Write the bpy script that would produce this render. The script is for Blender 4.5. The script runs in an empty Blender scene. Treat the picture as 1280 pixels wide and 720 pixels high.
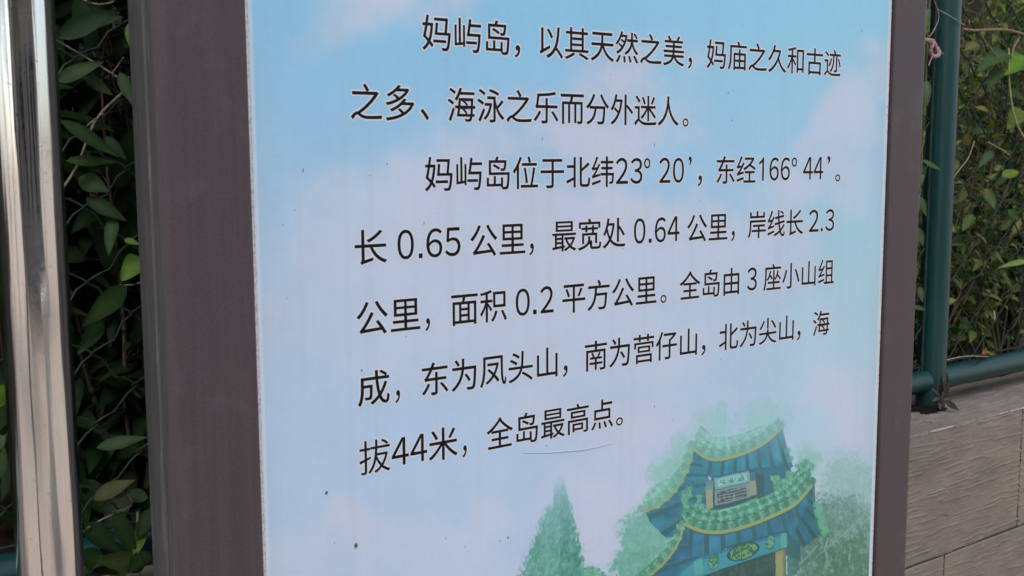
import bpy, math, random
import numpy as np
from mathutils import Vector, Matrix

# ------------------------------------------------------------------ camera, sky, sun, exposure
S = bpy.context.scene
C = bpy.context.scene.collection
ZO = 1.329                                        # height of the board's reference line above the paving
# camera axes measured from the photograph (X = along the board, Y = away through it, Z = up)
H = np.array([0.80655913, -0.07332356, 0.58658846])
V = np.array([0.0051635, 0.99311385, 0.11703941])
N = np.array([-0.59113087, -0.09137036, 0.80138365])
F = 1360.0
CAM = np.array([-0.41263498, -0.983747, ZO + 0.12097423])

cam_d = bpy.data.cameras.new("camera")
cam = bpy.data.objects.new("camera", cam_d)
C.objects.link(cam)
cam_d.sensor_width = 36.0
cam_d.lens = F / 1280.0 * 36.0
cam_d.clip_start = 0.02
cam_d.clip_end = 500
cam_d.dof.use_dof = True
cam_d.dof.focus_distance = 1.42
cam_d.dof.aperture_fstop = 12.5
right = Vector((H[0], N[0], -V[0]))
up = Vector((-H[1], -N[1], V[1]))
back = Vector((-H[2], -N[2], V[2]))
M = Matrix((right, up, back)).transposed().to_4x4()
M.translation = Vector(CAM)
cam.matrix_world = M
S.camera = cam

SUN_DIR = Vector((-0.45, -0.70, 1.0)).normalized()      # towards the sun
w = bpy.data.worlds.new("World")
S.world = w
w.use_nodes = True
nt = w.node_tree
bg = nt.nodes["Background"]
sky = nt.nodes.new("ShaderNodeTexSky")
sky.sky_type = 'NISHITA'
sky.sun_disc = False
sky.sun_elevation = math.asin(SUN_DIR.z)
sky.sun_rotation = math.atan2(SUN_DIR.x, SUN_DIR.y)
sky.air_density = 1.0
sky.dust_density = 1.5
sky.ozone_density = 1.0
hs = nt.nodes.new("ShaderNodeHueSaturation")
hs.inputs["Saturation"].default_value = 0.5
nt.links.new(sky.outputs[0], hs.inputs["Color"])
nt.links.new(hs.outputs[0], bg.inputs[0])
bg.inputs[1].default_value = 0.14
sd = bpy.data.lights.new("sun", 'SUN')
sd.energy = 1.0
sd.angle = math.radians(25)
sd.color = (1.0, 0.97, 0.93)
sun = bpy.data.objects.new("sun", sd)
sun.rotation_euler = SUN_DIR.to_track_quat('Z', 'Y').to_euler()
sun.location = (0, -3, 6)
C.objects.link(sun)
S.view_settings.view_transform = 'Standard'
S.view_settings.look = 'None'
S.view_settings.gamma = 1.0
S.view_settings.exposure = 0.62
S.view_settings.use_curve_mapping = False

K = np.array([0.95, 0.95, 0.95])        # how brightly a white card shows in this light: turns display colours into paint colours

# ------------------------------------------------------------------ helpers
rnd = random.Random(7)


def at(px, py, Y):
    """World point seen at pixel (px,py) of the 1280x720 photograph, at depth Y."""
    r = np.array([(px - 640) / F, (py - 360) / F, 1.0])
    d = np.array([r @ H, r @ N, -(r @ V)])
    t = (Y - CAM[1]) / d[1]
    return Vector(CAM + d * t)


def pix(X, Y, Z):
    """Pixel of a world point (arrays allowed)."""
    dx, dy, dz = X - CAM[0], Y - CAM[1], Z - CAM[2]
    c = [dx * H[i] + dy * N[i] - dz * V[i] for i in range(3)]
    return 640 + F * c[0] / c[2], 360 + F * c[1] / c[2]


def lin(c):
    return tuple((v / 255 / 12.92) if v / 255 <= 0.04045 else ((v / 255 + 0.055) / 1.055) ** 2.4 for v in c)


def lin_np(a):
    a = np.clip(a, 0, 255) / 255.0
    return np.where(a <= 0.04045, a / 12.92, ((a + 0.055) / 1.055) ** 2.4)


def hash2(ix, iy, seed=0):
    h = (ix.astype(np.int64) * 374761393 + iy.astype(np.int64) * 668265263 + seed * 974711) & 0xFFFFFFFF
    h = ((h ^ (h >> 13)) * 1274126177) & 0xFFFFFFFF
    h = h ^ (h >> 16)
    return (h & 0xFFFF) / 65535.0


def vnoise(x, y, seed=0):
    x = np.asarray(x, float); y = np.asarray(y, float)
    ix, iy = np.floor(x), np.floor(y)
    fx, fy = x - ix, y - iy
    fx = fx * fx * (3 - 2 * fx); fy = fy * fy * (3 - 2 * fy)
    a = hash2(ix, iy, seed); b = hash2(ix + 1, iy, seed)
    c = hash2(ix, iy + 1, seed); d = hash2(ix + 1, iy + 1, seed)
    return (a * (1 - fx) + b * fx) * (1 - fy) + (c * (1 - fx) + d * fx) * fy


def fbm(x, y, oct=4, seed=0):
    s = 0; a = 0.5; t = 0
    for o in range(oct):
        s = s + a * vnoise(x * 2 ** o, y * 2 ** o, seed + o); t += a; a *= 0.5
    return s / t


def sstep(a, b, x):
    t = np.clip((x - a) / (b - a), 0, 1)
    return t * t * (3 - 2 * t)


class MB:
    def __init__(self):
        self.v = []; self.f = []; self.mi = []; self.col = []
        self.smooth = []

    def add(self, vs, fs, mi=0, col=None, smooth=True):
        o = len(self.v)
        self.v += [tuple(p) for p in vs]
        self.f += [tuple(i + o for i in f) for f in fs]
        self.mi += [mi] * len(fs)
        self.smooth += [smooth] * len(fs)
        self.col += [col or (1, 1, 1)] * len(vs)

    def box(self, x0, x1, y0, y1, z0, z1, mi=0, bev=0.0):
        if bev <= 0:
            vs = [(x, y, z) for x in (x0, x1) for y in (y0, y1) for z in (z0, z1)]
            fs = [(0, 1, 3, 2), (4, 6, 7, 5), (0, 4, 5, 1), (2, 3, 7, 6), (0, 2, 6, 4), (1, 5, 7, 3)]
            self.add(vs, fs, mi, smooth=False)
            return
        b = bev
        prof = [(x0 + b, y0), (x1 - b, y0), (x1, y0 + b), (x1, y1 - b), (x1 - b, y1), (x0 + b, y1), (x0, y1 - b), (x0, y0 + b)]
        cx, cy = (x0 + x1) / 2, (y0 + y1) / 2
        rings = []
        for z, k in ((z0, 1), (z0 + b, 0), (z1 - b, 0), (z1, 1)):
            rings.append([(px + (np.sign(cx - px) * b if k else 0), py + (np.sign(cy - py) * b if k else 0), z) for px, py in prof])
        self.loft(rings, closed=True, caps=True, mi=mi, smooth=False)

    def loft(self, rings, closed=True, caps=False, mi=0, smooth=True, col=None):
        n = len(rings[0]); vs = [p for r in rings for p in r]; fs = []
        for i in range(len(rings) - 1):
            for j in range(n if closed else n - 1):
                k = (j + 1) % n
                fs.append((i * n + j, i * n + k, (i + 1) * n + k, (i + 1) * n + j))
        self.add(vs, fs, mi, col, smooth)
        if caps:
            self.add(rings[0], [tuple(range(n - 1, -1, -1))], mi, col, False)
            self.add(rings[-1], [tuple(range(n))], mi, col, False)

    def tube(self, pts, r, seg=8, mi=0, caps=True, col=None):
        pts = [Vector(p) for p in pts]
        rs = r if hasattr(r, '__len__') else [r] * len(pts)
        rings = []; prev = None
        for i, p in enumerate(pts):
            t = (pts[min(i + 1, len(pts) - 1)] - pts[max(i - 1, 0)])
            if t.length < 1e-9: t = Vector((0, 0, 1))
            t.normalize()
            if prev is None:
                a = Vector((0, 0, 1)) if abs(t.z) < 0.9 else Vector((1, 0, 0))
                u = t.cross(a).normalized()
            else:
                u = (prev - t * prev.dot(t)).normalized()
            prev = u
            q = t.cross(u)
            rings.append([p + (u * math.cos(2 * math.pi * k / seg) + q * math.sin(2 * math.pi * k / seg)) * rs[i] for k in range(seg)])
        self.loft(rings, True, caps, mi, True, col)

    def leaf(self, base, d, nrm, L, W, curl=0.15, fold=0.25, col=None, kind='lance', nseg=6):
        d = Vector(d).normalized(); nrm = Vector(nrm)
        s = d.cross(nrm)
        if s.length < 1e-4: s = d.cross(Vector((0.3, 0.9, 0.2)))
        s.normalize(); n2 = s.cross(d).normalized()
        base = Vector(base); vs = []; fs = []; cl_ = []; col = col or (.05, .1, .03)
        for i in range(nseg + 1):
            t = i / nseg
            if kind == 'lance': wv = math.sin(math.pi * min(1, t ** 0.8)) ** 0.85 * (1 - 0.25 * t)
            elif kind == 'heart': wv = (math.sin(math.pi * t ** 0.55) ** 0.75) if 0 < t < 1 else 0.0
            else: wv = math.sin(math.pi * t) ** 0.6 if 0 < t < 1 else 0
            wv = max(wv, 0.02) * W * 0.5
            a = curl * t * 1.6
            c = base + d * (L * t * math.cos(a * 0.5)) - n2 * (L * t * math.sin(a * 0.5))
            lift = n2 * (wv * fold)
            rp = n2 * (math.sin(t * 9 + L * 900) * 0.04 * W)
            vs += [c - s * wv + lift + rp, c, c + s * wv + lift - rp]
            e_ = 0.88 + 0.2 * ((i * 7 + int(L * 9000)) % 5) / 5
            cl_ += [tuple(v * e_ for v in col), (col[0] * 1.35 + .006, col[1] * 1.28 + .008, col[2] * 1.3 + .004), tuple(v * e_ * .94 for v in col)]
        for i in range(nseg):
            o = i * 3
            fs += [(o, o + 1, o + 4, o + 3), (o + 1, o + 2, o + 5, o + 4)]
        self.add(vs, fs, 0, col, True)
        self.col[-len(vs):] = cl_

    def build(self, name, mats, parent=None):
        me = bpy.data.meshes.new(name)
        me.from_pydata(self.v, [], self.f)
        if not isinstance(mats, (list, tuple)): mats = [mats]
        for m in mats: me.materials.append(m)
        me.polygons.foreach_set("material_index", self.mi)
        me.polygons.foreach_set("use_smooth", self.smooth)
        a = me.color_attributes.new("col", 'FLOAT_COLOR', 'POINT')
        arr = np.ones((len(self.v), 4), np.float32); arr[:, :3] = np.array(self.col, np.float32).reshape(-1, 3)
        a.data.foreach_set("color", arr.ravel())
        me.update()
        o = bpy.data.objects.new(name, me)
        C.objects.link(o)
        if parent: o.parent = parent
        return o


def thing(name, label, cat, group=None, loc=None):
    o = bpy.data.objects.new(name, None)
    C.objects.link(o)
    o.empty_display_size = 0.1
    o["label"] = label; o["category"] = cat
    if group: o["group"] = group
    return o


def tag(o, label, cat, group=None):
    o["label"] = label; o["category"] = cat
    if group: o["group"] = group
    return o


def structure(o):
    o["kind"] = "structure"
    return o


# ------------------------------------------------------------------ materials
def mat(name, base=(0.5, 0.5, 0.5), rough=0.5, metal=0.0, spec=0.5):
    m = bpy.data.materials.new(name)
    m.use_nodes = True
    p = m.node_tree.nodes["Principled BSDF"]
    p.inputs["Base Color"].default_value = (*base, 1)
    p.inputs["Roughness"].default_value = rough
    p.inputs["Metallic"].default_value = metal
    p.inputs["Specular IOR Level"].default_value = spec
    return m, m.node_tree, p


def noise_node(t, scale, detail=4, rough=0.55, vec=None, mapping=None):
    n = t.nodes.new("ShaderNodeTexNoise")
    n.inputs["Scale"].default_value = scale
    n.inputs["Detail"].default_value = detail
    n.inputs["Roughness"].default_value = rough
    if mapping is not None:
        tc = t.nodes.new("ShaderNodeTexCoord")
        mp = t.nodes.new("ShaderNodeMapping")
        mp.inputs["Scale"].default_value = mapping
        t.links.new(tc.outputs["Object"], mp.inputs["Vector"])
        t.links.new(mp.outputs[0], n.inputs["Vector"])
    else:
        tc = t.nodes.new("ShaderNodeTexCoord")
        t.links.new(tc.outputs["Object"], n.inputs["Vector"])
    return n


def ramp(t, src, stops):
    r = t.nodes.new("ShaderNodeValToRGB")
    e = r.color_ramp.elements
    e[0].position, e[0].color = stops[0][0], (*stops[0][1], 1)
    e[1].position, e[1].color = stops[-1][0], (*stops[-1][1], 1)
    for p, c in stops[1:-1]:
        k = e.new(p); k.color = (*c, 1)
    t.links.new(src, r.inputs[0])
    return r


def bump(t, p, src, dist, strength=1.0):
    b = t.nodes.new("ShaderNodeBump")
    b.inputs["Distance"].default_value = dist
    b.inputs["Strength"].default_value = strength
    t.links.new(src, b.inputs["Height"])
    t.links.new(b.outputs[0], p.inputs["Normal"])
    return b


def mixc(t, a, b, fac, mode='MIX'):
    m = t.nodes.new("ShaderNodeMix"); m.data_type = 'RGBA'; m.blend_type = mode
    for s, v in ((0, fac), (6, a), (7, b)):
        if hasattr(v, 'links') or hasattr(v, 'is_linked'): t.links.new(v, m.inputs[s])
        else: m.inputs[s].default_value = v if s == 0 else (*v, 1)
    return m.outputs[2]


# printed vinyl sheet: colours of the print are painted per vertex, the film adds a faint weave and gloss
m_print, t, p = mat("printed_vinyl", rough=0.42, spec=0.35)
at_ = t.nodes.new("ShaderNodeVertexColor"); at_.layer_name = "col"
n1 = noise_node(t, 1.0, 5, 0.6, mapping=(700, 1, 22))
n2 = noise_node(t, 1.0, 5, 0.6, mapping=(60, 1, 400))
m1 = ramp(t, n1.outputs[0], [(0.3, (0.978, 0.978, 0.978)), (0.7, (1.015, 1.015, 1.015))])
m2 = ramp(t, n2.outputs[0], [(0.3, (0.975, 0.975, 0.975)), (0.7, (1.02, 1.02, 1.02))])
c = mixc(t, at_.outputs[0], m1.outputs[0], 1.0, 'MULTIPLY')
c = mixc(t, c, m2.outputs[0], 1.0, 'MULTIPLY')
n4 = noise_node(t, 5.0, 5, 0.65)
m4 = ramp(t, n4.outputs[0], [(0.3, (0.95, 0.95, 0.955)), (0.65, (1.02, 1.02, 1.02))])
c = mixc(t, c, m4.outputs[0], 1.0, 'MULTIPLY')
t.links.new(c, p.inputs["Base Color"])
n3 = noise_node(t, 1.0, 5, 0.65, mapping=(55, 1, 38))
bump(t, p, n3.outputs[0], 0.0008, 0.5)

m_board, t, p = mat("board_edge", (0.62, 0.60, 0.62), 0.6)
n = noise_node(t, 1, 4, 0.7, mapping=(900, 900, 260))
r = ramp(t, n.outputs[0], [(0.34, (0.30, 0.28, 0.27)), (0.5, (0.62, 0.59, 0.61)), (0.7, (0.74, 0.72, 0.75))])
t.links.new(r.outputs[0], p.inputs["Base Color"])

m_ink, t, p = mat("black_ink", (0.005, 0.0048, 0.0055), 0.45, spec=0.18)
m_halo, t, p = mat("pale_outline_ink", (0.56, 0.59, 0.67), 0.45, spec=0.3)

# aluminium frame, brown-violet powder coat
m_frame, t, p = mat("powder_coated_aluminium", (0.075, 0.058, 0.066), 0.42, spec=0.28)
n1 = noise_node(t, 1, 5, 0.6, mapping=(160, 160, 5))
r = ramp(t, n1.outputs[0], [(0.3, (0.058, 0.046, 0.052)), (0.7, (0.069, 0.055, 0.062))])
n2 = noise_node(t, 420, 2, 0.5)
r2 = ramp(t, n2.outputs[0], [(0.30, (0.88, 0.88, 0.88)), (0.7, (1.08, 1.08, 1.08))])
n5 = noise_node(t, 9, 6, 0.7)
r5 = ramp(t, n5.outputs[0], [(0.55, (0, 0, 0)), (0.8, (0.5, 0.5, 0.5))])
cc = mixc(t, r.outputs[0], r2.outputs[0], 1.0, 'MULTIPLY')
cc = mixc(t, cc, (0.125, 0.11, 0.12), r5.outputs[0])
tcf = t.nodes.new("ShaderNodeTexCoord"); sx_ = t.nodes.new("ShaderNodeSeparateXYZ"); t.links.new(tcf.outputs["Object"], sx_.inputs[0])
mr = t.nodes.new("ShaderNodeMapRange"); mr.inputs[1].default_value = -0.0835; mr.inputs[2].default_value = -0.0862; t.links.new(sx_.outputs[0], mr.inputs[0])
n7 = noise_node(t, 1, 6, 0.7, mapping=(260, 260, 14)); r7 = ramp(t, n7.outputs[0], [(0.30, (0.065, 0.063, 0.066)), (0.58, (0.092, 0.090, 0.092)), (0.72, (0.19, 0.185, 0.185))])
cc = mixc(t, cc, r7.outputs[0], mr.outputs[0])
t.links.new(cc, p.inputs["Base Color"])
r6 = ramp(t, n1.outputs[0], [(0.3, (0.34, 0.34, 0.34)), (0.7, (0.5, 0.5, 0.5))])
t.links.new(r6.outputs[0], p.inputs["Roughness"])
bump(t, p, n2.outputs[0], 0.0002, 0.4)

# polished stainless tube with soft dents
m_steel, t, p = mat("polished_stainless_steel", (0.79, 0.785, 0.775), 0.045, 1.0)
n1 = noise_node(t, 1, 3, 0.5, mapping=(24, 24, 1.5))
n2 = noise_node(t, 1, 5, 0.6, mapping=(300, 300, 2.0))
b1 = t.nodes.new("ShaderNodeBump"); b1.inputs["Distance"].default_value = 0.010; b1.inputs["Strength"].default_value = 0.40
t.links.new(n1.outputs[0], b1.inputs["Height"])
b2 = t.nodes.new("ShaderNodeBump"); b2.inputs["Distance"].default_value = 0.0004; b2.inputs["Strength"].default_value = 0.25
t.links.new(n2.outputs[0], b2.inputs["Height"]); t.links.new(b1.outputs[0], b2.inputs["Normal"])
t.links.new(b2.outputs[0], p.inputs["Normal"])
n3 = noise_node(t, 260, 3, 0.6)
r = ramp(t, n3.outputs[0], [(0.66, (0.79, 0.785, 0.775)), (0.74, (0.30, 0.28, 0.25))])
t.links.new(r.outputs[0], p.inputs["Base Color"])
r = ramp(t, n3.outputs[0], [(0.3, (0.04, 0.04, 0.04)), (0.75, (0.16, 0.16, 0.16))])
t.links.new(r.outputs[0], p.inputs["Roughness"])

# fence paint
m_green, t, p = mat("dark_green_paint", (0.008, 0.045, 0.045), 0.33, spec=0.5)
n1 = noise_node(t, 1, 5, 0.65, mapping=(60, 60, 6))
r = ramp(t, n1.outputs[0], [(0.3, (0.003, 0.028, 0.030)), (0.62, (0.005, 0.040, 0.041)), (0.85, (0.020, 0.066, 0.062))])
t.links.new(r.outputs[0], p.inputs["Base Color"])
m_wire, t, p = mat("green_coated_wire", (0.02, 0.05, 0.045), 0.6, spec=0.2)
n1 = noise_node(t, 30, 4, 0.6)
r = ramp(t, n1.outputs[0], [(0.35, (0.009, 0.021, 0.017)), (0.6, (0.018, 0.031, 0.025)), (0.8, (0.05, 0.055, 0.048))])
t.links.new(r.outputs[0], p.inputs["Base Color"])

# cleft stone tile
m_stone, t, p = mat("riven_stone_tile", (0.24, 0.20, 0.18), 0.75, spec=0.3)
n1 = noise_node(t, 1, 6, 0.65, mapping=(9, 9, 20))
r = ramp(t, n1.outputs[0], [(0.25, (0.155, 0.134, 0.118)), (0.55, (0.195, 0.170, 0.150)), (0.8, (0.25, 0.222, 0.198))])
n2 = noise_node(t, 330, 3, 0.6)
r2 = ramp(t, n2.outputs[0], [(0.3, (0.9, 0.9, 0.9)), (0.7, (1.08, 1.08, 1.08))])
n3 = noise_node(t, 7, 5, 0.7)
r3 = ramp(t, n3.outputs[0], [(0.35, (0.82, 0.82, 0.84)), (0.65, (1.06, 1.05, 1.03))])
cc = mixc(t, r.outputs[0], r2.outputs[0], 1.0, 'MULTIPLY')
cc = mixc(t, cc, r3.outputs[0], 1.0, 'MULTIPLY')
t.links.new(cc, p.inputs["Base Color"])
bump(t, p, n2.outputs[0], 0.0006, 0.5)
m_joint, t, p = mat("dark_tile_joint", (0.035, 0.028, 0.026), 0.9)
m_core, t, p = mat("concrete_core", (0.2, 0.19, 0.18), 0.9)


def leaf_mat(name, gloss=0.4):
    m, t, p = mat(name, rough=gloss, spec=0.16)
    a = t.nodes.new("ShaderNodeVertexColor"); a.layer_name = "col"
    n = noise_node(t, 60, 4, 0.6)
    r = ramp(t, n.outputs[0], [(0.3, (0.75, 0.78, 0.75)), (0.7, (1.15, 1.12, 1.1))])
    c = mixc(t, a.outputs[0], r.outputs[0], 1.0, 'MULTIPLY')
    t.links.new(c, p.inputs["Base Color"])
    tr = t.nodes.new("ShaderNodeBsdfTranslucent")
    t.links.new(mixc(t, c, (1.3, 1.5, 0.6), 1.0, 'MULTIPLY'), tr.inputs[0])
    mx = t.nodes.new("ShaderNodeMixShader"); mx.inputs[0].default_value = 0.28
    out = t.nodes["Material Output"]
    t.links.new(p.outputs[0], mx.inputs[1]); t.links.new(tr.outputs[0], mx.inputs[2])
    t.links.new(mx.outputs[0], out.inputs[0])
    return m


m_leaf = leaf_mat("green_leaf", 0.5)
m_stem, t, p = mat("woody_stem", (0.09, 0.062, 0.04), 0.8)
a = t.nodes.new("ShaderNodeVertexColor"); a.layer_name = "col"
n = noise_node(t, 120, 4, 0.6)
r = ramp(t, n.outputs[0], [(0.3, (0.7, 0.7, 0.7)), (0.7, (1.2, 1.2, 1.2))])
t.links.new(mixc(t, a.outputs[0], r.outputs[0], 1.0, 'MULTIPLY'), p.inputs["Base Color"])

m_soil, t, p = mat("soil_and_litter", (0.05, 0.035, 0.025), 0.95, spec=0.1)
n = noise_node(t, 14, 8, 0.75)
r = ramp(t, n.outputs[0], [(0.3, (0.008, 0.006, 0.005)), (0.55, (0.028, 0.02, 0.013)), (0.75, (0.07, 0.05, 0.03))])
t.links.new(r.outputs[0], p.inputs["Base Color"])
bump(t, p, n.outputs[0], 0.05, 0.8)

m_pave, t, p = mat("beige_paving", (0.40, 0.34, 0.28), 0.8)
tc = t.nodes.new("ShaderNodeTexCoord")
bk = t.nodes.new("ShaderNodeTexBrick")
bk.inputs["Scale"].default_value = 1.0
bk.inputs["Brick Width"].default_value = 0.6; bk.inputs["Row Height"].default_value = 0.3
bk.inputs["Mortar Size"].default_value = 0.006
bk.inputs["Color1"].default_value = (0.60, 0.475, 0.375, 1); bk.inputs["Color2"].default_value = (0.53, 0.42, 0.335, 1)
bk.inputs["Mortar"].default_value = (0.14, 0.12, 0.11, 1)
t.links.new(tc.outputs["Object"], bk.inputs["Vector"])
n = noise_node(t, 1.3, 6, 0.65)
r = ramp(t, n.outputs[0], [(0.3, (0.82, 0.82, 0.82)), (0.7, (1.1, 1.1, 1.1))])
t.links.new(mixc(t, bk.outputs[0], r.outputs[0], 1.0, 'MULTIPLY'), p.inputs["Base Color"])
bump(t, p, bk.outputs["Fac"], -0.004, 0.5)

# ------------------------------------------------------------------ setting: ground, bank
mb = MB()
G = 260
mb.add([(-G, -G, 0), (G, -G, 0), (G, G, 0), (-G, G, 0)], [(0, 1, 2, 3)], smooth=False)
structure(mb.build("ground", m_pave))


def bank_z(x, y):
    return 0.90 + 1.0 * sstep(0.45, 3.2, y) * 2.1 + 0.10 * (fbm(x * 3 + 9, y * 3, 4, 3) - 0.5) + 2.5 * sstep(3, 7, y)


xs = np.concatenate([np.linspace(-12, -1.6, 27), np.linspace(-1.5, 5, 131), np.linspace(5.3, 16, 28)])
ys = np.concatenate([np.linspace(0.462, 2.5, 52), np.linspace(2.7, 9, 22)])
X, Y = np.meshgrid(xs, ys)
Z = bank_z(X, Y)
vs = np.stack([X, Y, Z], -1).reshape(-1, 3)
nx, ny = len(xs), len(ys)
fs = [(j * nx + i, j * nx + i + 1, (j + 1) * nx + i + 1, (j + 1) * nx + i) for j in range(ny - 1) for i in range(nx - 1)]
mb = MB(); mb.add(vs.tolist(), fs)
structure(mb.build("bank", m_soil))

# ------------------------------------------------------------------ retaining wall
ZT = float(CAM[2]) - 0.546          # top of the wall
YF = 0.242                                     # its front face
TW, TH = 0.56, 0.271


def ripple(x, z, seed):
    """Riven slate: near-level ledges that start and stop, each with a thin sharp lip."""
    h = 0.0016 * (fbm(x * 9, z * 16, 4, seed + 20) - 0.5) + 0.0010 * (fbm(x * 70, z * 110, 2, seed + 30) - 0.5)
    for q, (per, amp) in enumerate(((0.0140, 0.0023), (0.0085, 0.0012))):
        u = z / per + 0.8 * fbm(x * 5, z * 9, 3, seed + q * 50) + 0.6 * fbm(x * 34, z * 30, 3, seed + 5 + q)
        cell = np.floor(x * (15 + 9 * q) + 2.2 * fbm(x * 12, z * 26, 2, seed + 40) + 7.1 * np.floor(z / (per * 2.3)))
        u = u + 0.75 * hash2(cell, np.floor(z / (per * 2.3)), seed + 60 + q)
        row = np.floor(u); s_ = u - row
        lip = np.where(s_ < 0.90, (s_ / 0.90) ** 4.5, (1 - s_) / 0.10)
        mask = sstep(0.48, 0.60, vnoise(x * (17 + 12 * q) + row * 7.37, row * 3.1, seed + 9 + q))
        h = h + amp * lip * mask
    return h


wall = thing("retaining_wall", "low wall clad in rough taupe stone tiles under the green fence", "wall")
mb = MB()
g = 0.0016


def tile_grid(x0, x1, a0, a1, step, fn):
    nx = max(2, int(round((x1 - x0) / step)) + 1); na = max(2, int(round((a1 - a0) / (step * 0.32))) + 1)
    X, A = np.meshgrid(np.linspace(x0, x1, nx), np.linspace(a0, a1, na))
    P = fn(X, A).reshape(-1, 3)
    f = [(j * nx + i, j * nx + i + 1, (j + 1) * nx + i + 1, (j + 1) * nx + i) for j in range(na - 1) for i in range(nx - 1)]
    return P, f


seed = 1
for row in range(3):
    zt = ZT - row * TH - (0 if row == 0 else g); zb = max(ZT - (row + 1) * TH + g, 0.002)
    if zb >= zt: continue
    off = 1.874 if row % 2 == 0 else 1.594
    k0 = int(math.floor((-1.6 - off) / TW)); k1 = int(math.ceil((4.8 - off) / TW))
    for k in range(k0, k1):
        x0 = off + k * TW + g; x1 = off + (k + 1) * TW - g
        seed += 1
        step = 0.0034 if (x1 > 1.35 and x0 < 2.15 and row < 2) else 0.06

        def fn(X, A, seed=seed, x0=x0, x1=x1, zb=zb, zt=zt):
            d = ripple(X, A, seed) if True else 0
            e = np.minimum(np.minimum(X - x0, x1 - X), np.minimum(A - zb, zt - A))
            d = d - 0.0022 * (1 - sstep(0, 0.004, e)) - (0.004 * (1 - sstep(0, 0.006, zt - A)) * sstep(0.52, 0.62, fbm(X * 38, A * 3, 3, 77)) if zt > ZT - 0.01 else 0)
            return np.stack([X, YF - d, A], -1)
        P, f = tile_grid(x0, x1, zb, zt, step, fn)
        mb.add(P.tolist(), f)
mb.build("tile_facing", m_stone, wall)
mb = MB()
k0 = int(math.floor((-1.6 - 1.598) / TW)); k1 = int(math.ceil((4.8 - 1.598) / TW))
for k in range(k0, k1):
    x0 = 1.598 + k * TW + 0.0022; x1 = 1.598 + (k + 1) * TW - 0.0022
    seed += 1
    step = 0.0034 if (x1 > 1.35 and x0 < 2.15) else 0.06

    def fn(X, A, seed=seed, x0=x0, x1=x1):
        d = ripple(X, A, seed)
        e = np.minimum(np.minimum(X - x0, x1 - X), A - YF)
        d = d - 0.0025 * (1 - sstep(0, 0.005, e))
        # chipped front arris
        chip = sstep(0.50, 0.62, fbm(X * 34, A * 0 + seed, 3, 5)) * (1 - sstep(0, 0.009, A - YF))
        return np.stack([X, A, ZT + d - 0.004 * chip], -1)
    P, f = tile_grid(x0, x1, YF - 0.0008, 0.46, step, fn)
    mb.add(P.tolist(), f)
mb.build("cap_tiles", m_stone, wall)
m_chip, t, p = mat("chipped_stone_edge", (0.36, 0.33, 0.30), 0.85, spec=0.2)
n = noise_node(t, 240, 4, 0.6)
r = ramp(t, n.outputs[0], [(0.3, (0.25, 0.225, 0.20)), (0.7, (0.44, 0.41, 0.375))]); t.links.new(r.outputs[0], p.inputs["Base Color"])
mb = MB(); run = []
for x in np.arange(0.9, 3.0, 0.004):
    k = float(fbm(np.array([x * 16.0]), np.array([2.3]), 4, 55)[0]); q = float(vnoise(np.array([x * 140.0]), np.array([0.5]), 56)[0])
    if k > 0.40: run.append((x, (k - 0.40) * 0.011 + 0.0012 * q))
    elif len(run) > 3:
        pts = [(a_, YF + 0.0005, ZT - 0.0008) for a_, _ in run]
        rr = [max(0.0003, min(b_, 0.0021) * min(1, i_ / 2, (len(run) - 1 - i_) / 2)) for i_, (a_, b_) in enumerate(run)]
        mb.tube(pts, rr, 6); run = []
    else: run = []
mb.build("chipped_edge", m_chip, wall)
mb = MB(); mb.box(-1.6, 4.8, YF + 0.004, 0.458, 0.0, ZT - 0.004)
mb.build("mortar_core", m_joint, wall)

# ------------------------------------------------------------------ chain link fence
FY = 0.37
PX = 1.718
fence = thing("chain_link_fence", "dark green chain link fence with pipe posts on the tiled wall", "fence")
ZR = float(CAM[2]) - 0.4837
for x in (PX - 2.6, PX, PX + 2.6):
    mb = MB()
    mb.tube([(x, FY, ZT - 0.01), (x, FY, 1.8), (x, FY, 2.55)], 0.031, 28)
    mb.tube([(x, FY, 2.55), (x, FY, 2.565), (x, FY, 2.58)], [0.034, 0.034, 0.015], 28)
    mb.build("post", m_green, fence)
for x0, x1 in ((PX - 2.6 + 0.028, PX - 0.028), (PX + 0.028, PX + 2.6 - 0.028)):
    mb = MB(); mb.tube([(x0, FY, ZR), ((x0 + x1) / 2, FY, ZR), (x1, FY, ZR)], 0.0245, 24)
    mb.build("bottom_rail", m_green, fence)
    mb = MB(); mb.tube([(x0, FY, 2.5), ((x0 + x1) / 2, FY, 2.5), (x1, FY, 2.5)], 0.0245, 24)
    mb.build("top_rail", m_green, fence)
wz0, wz1 = ZR + 0.03, 2.46
ww, wh = 0.052, 0.044
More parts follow.
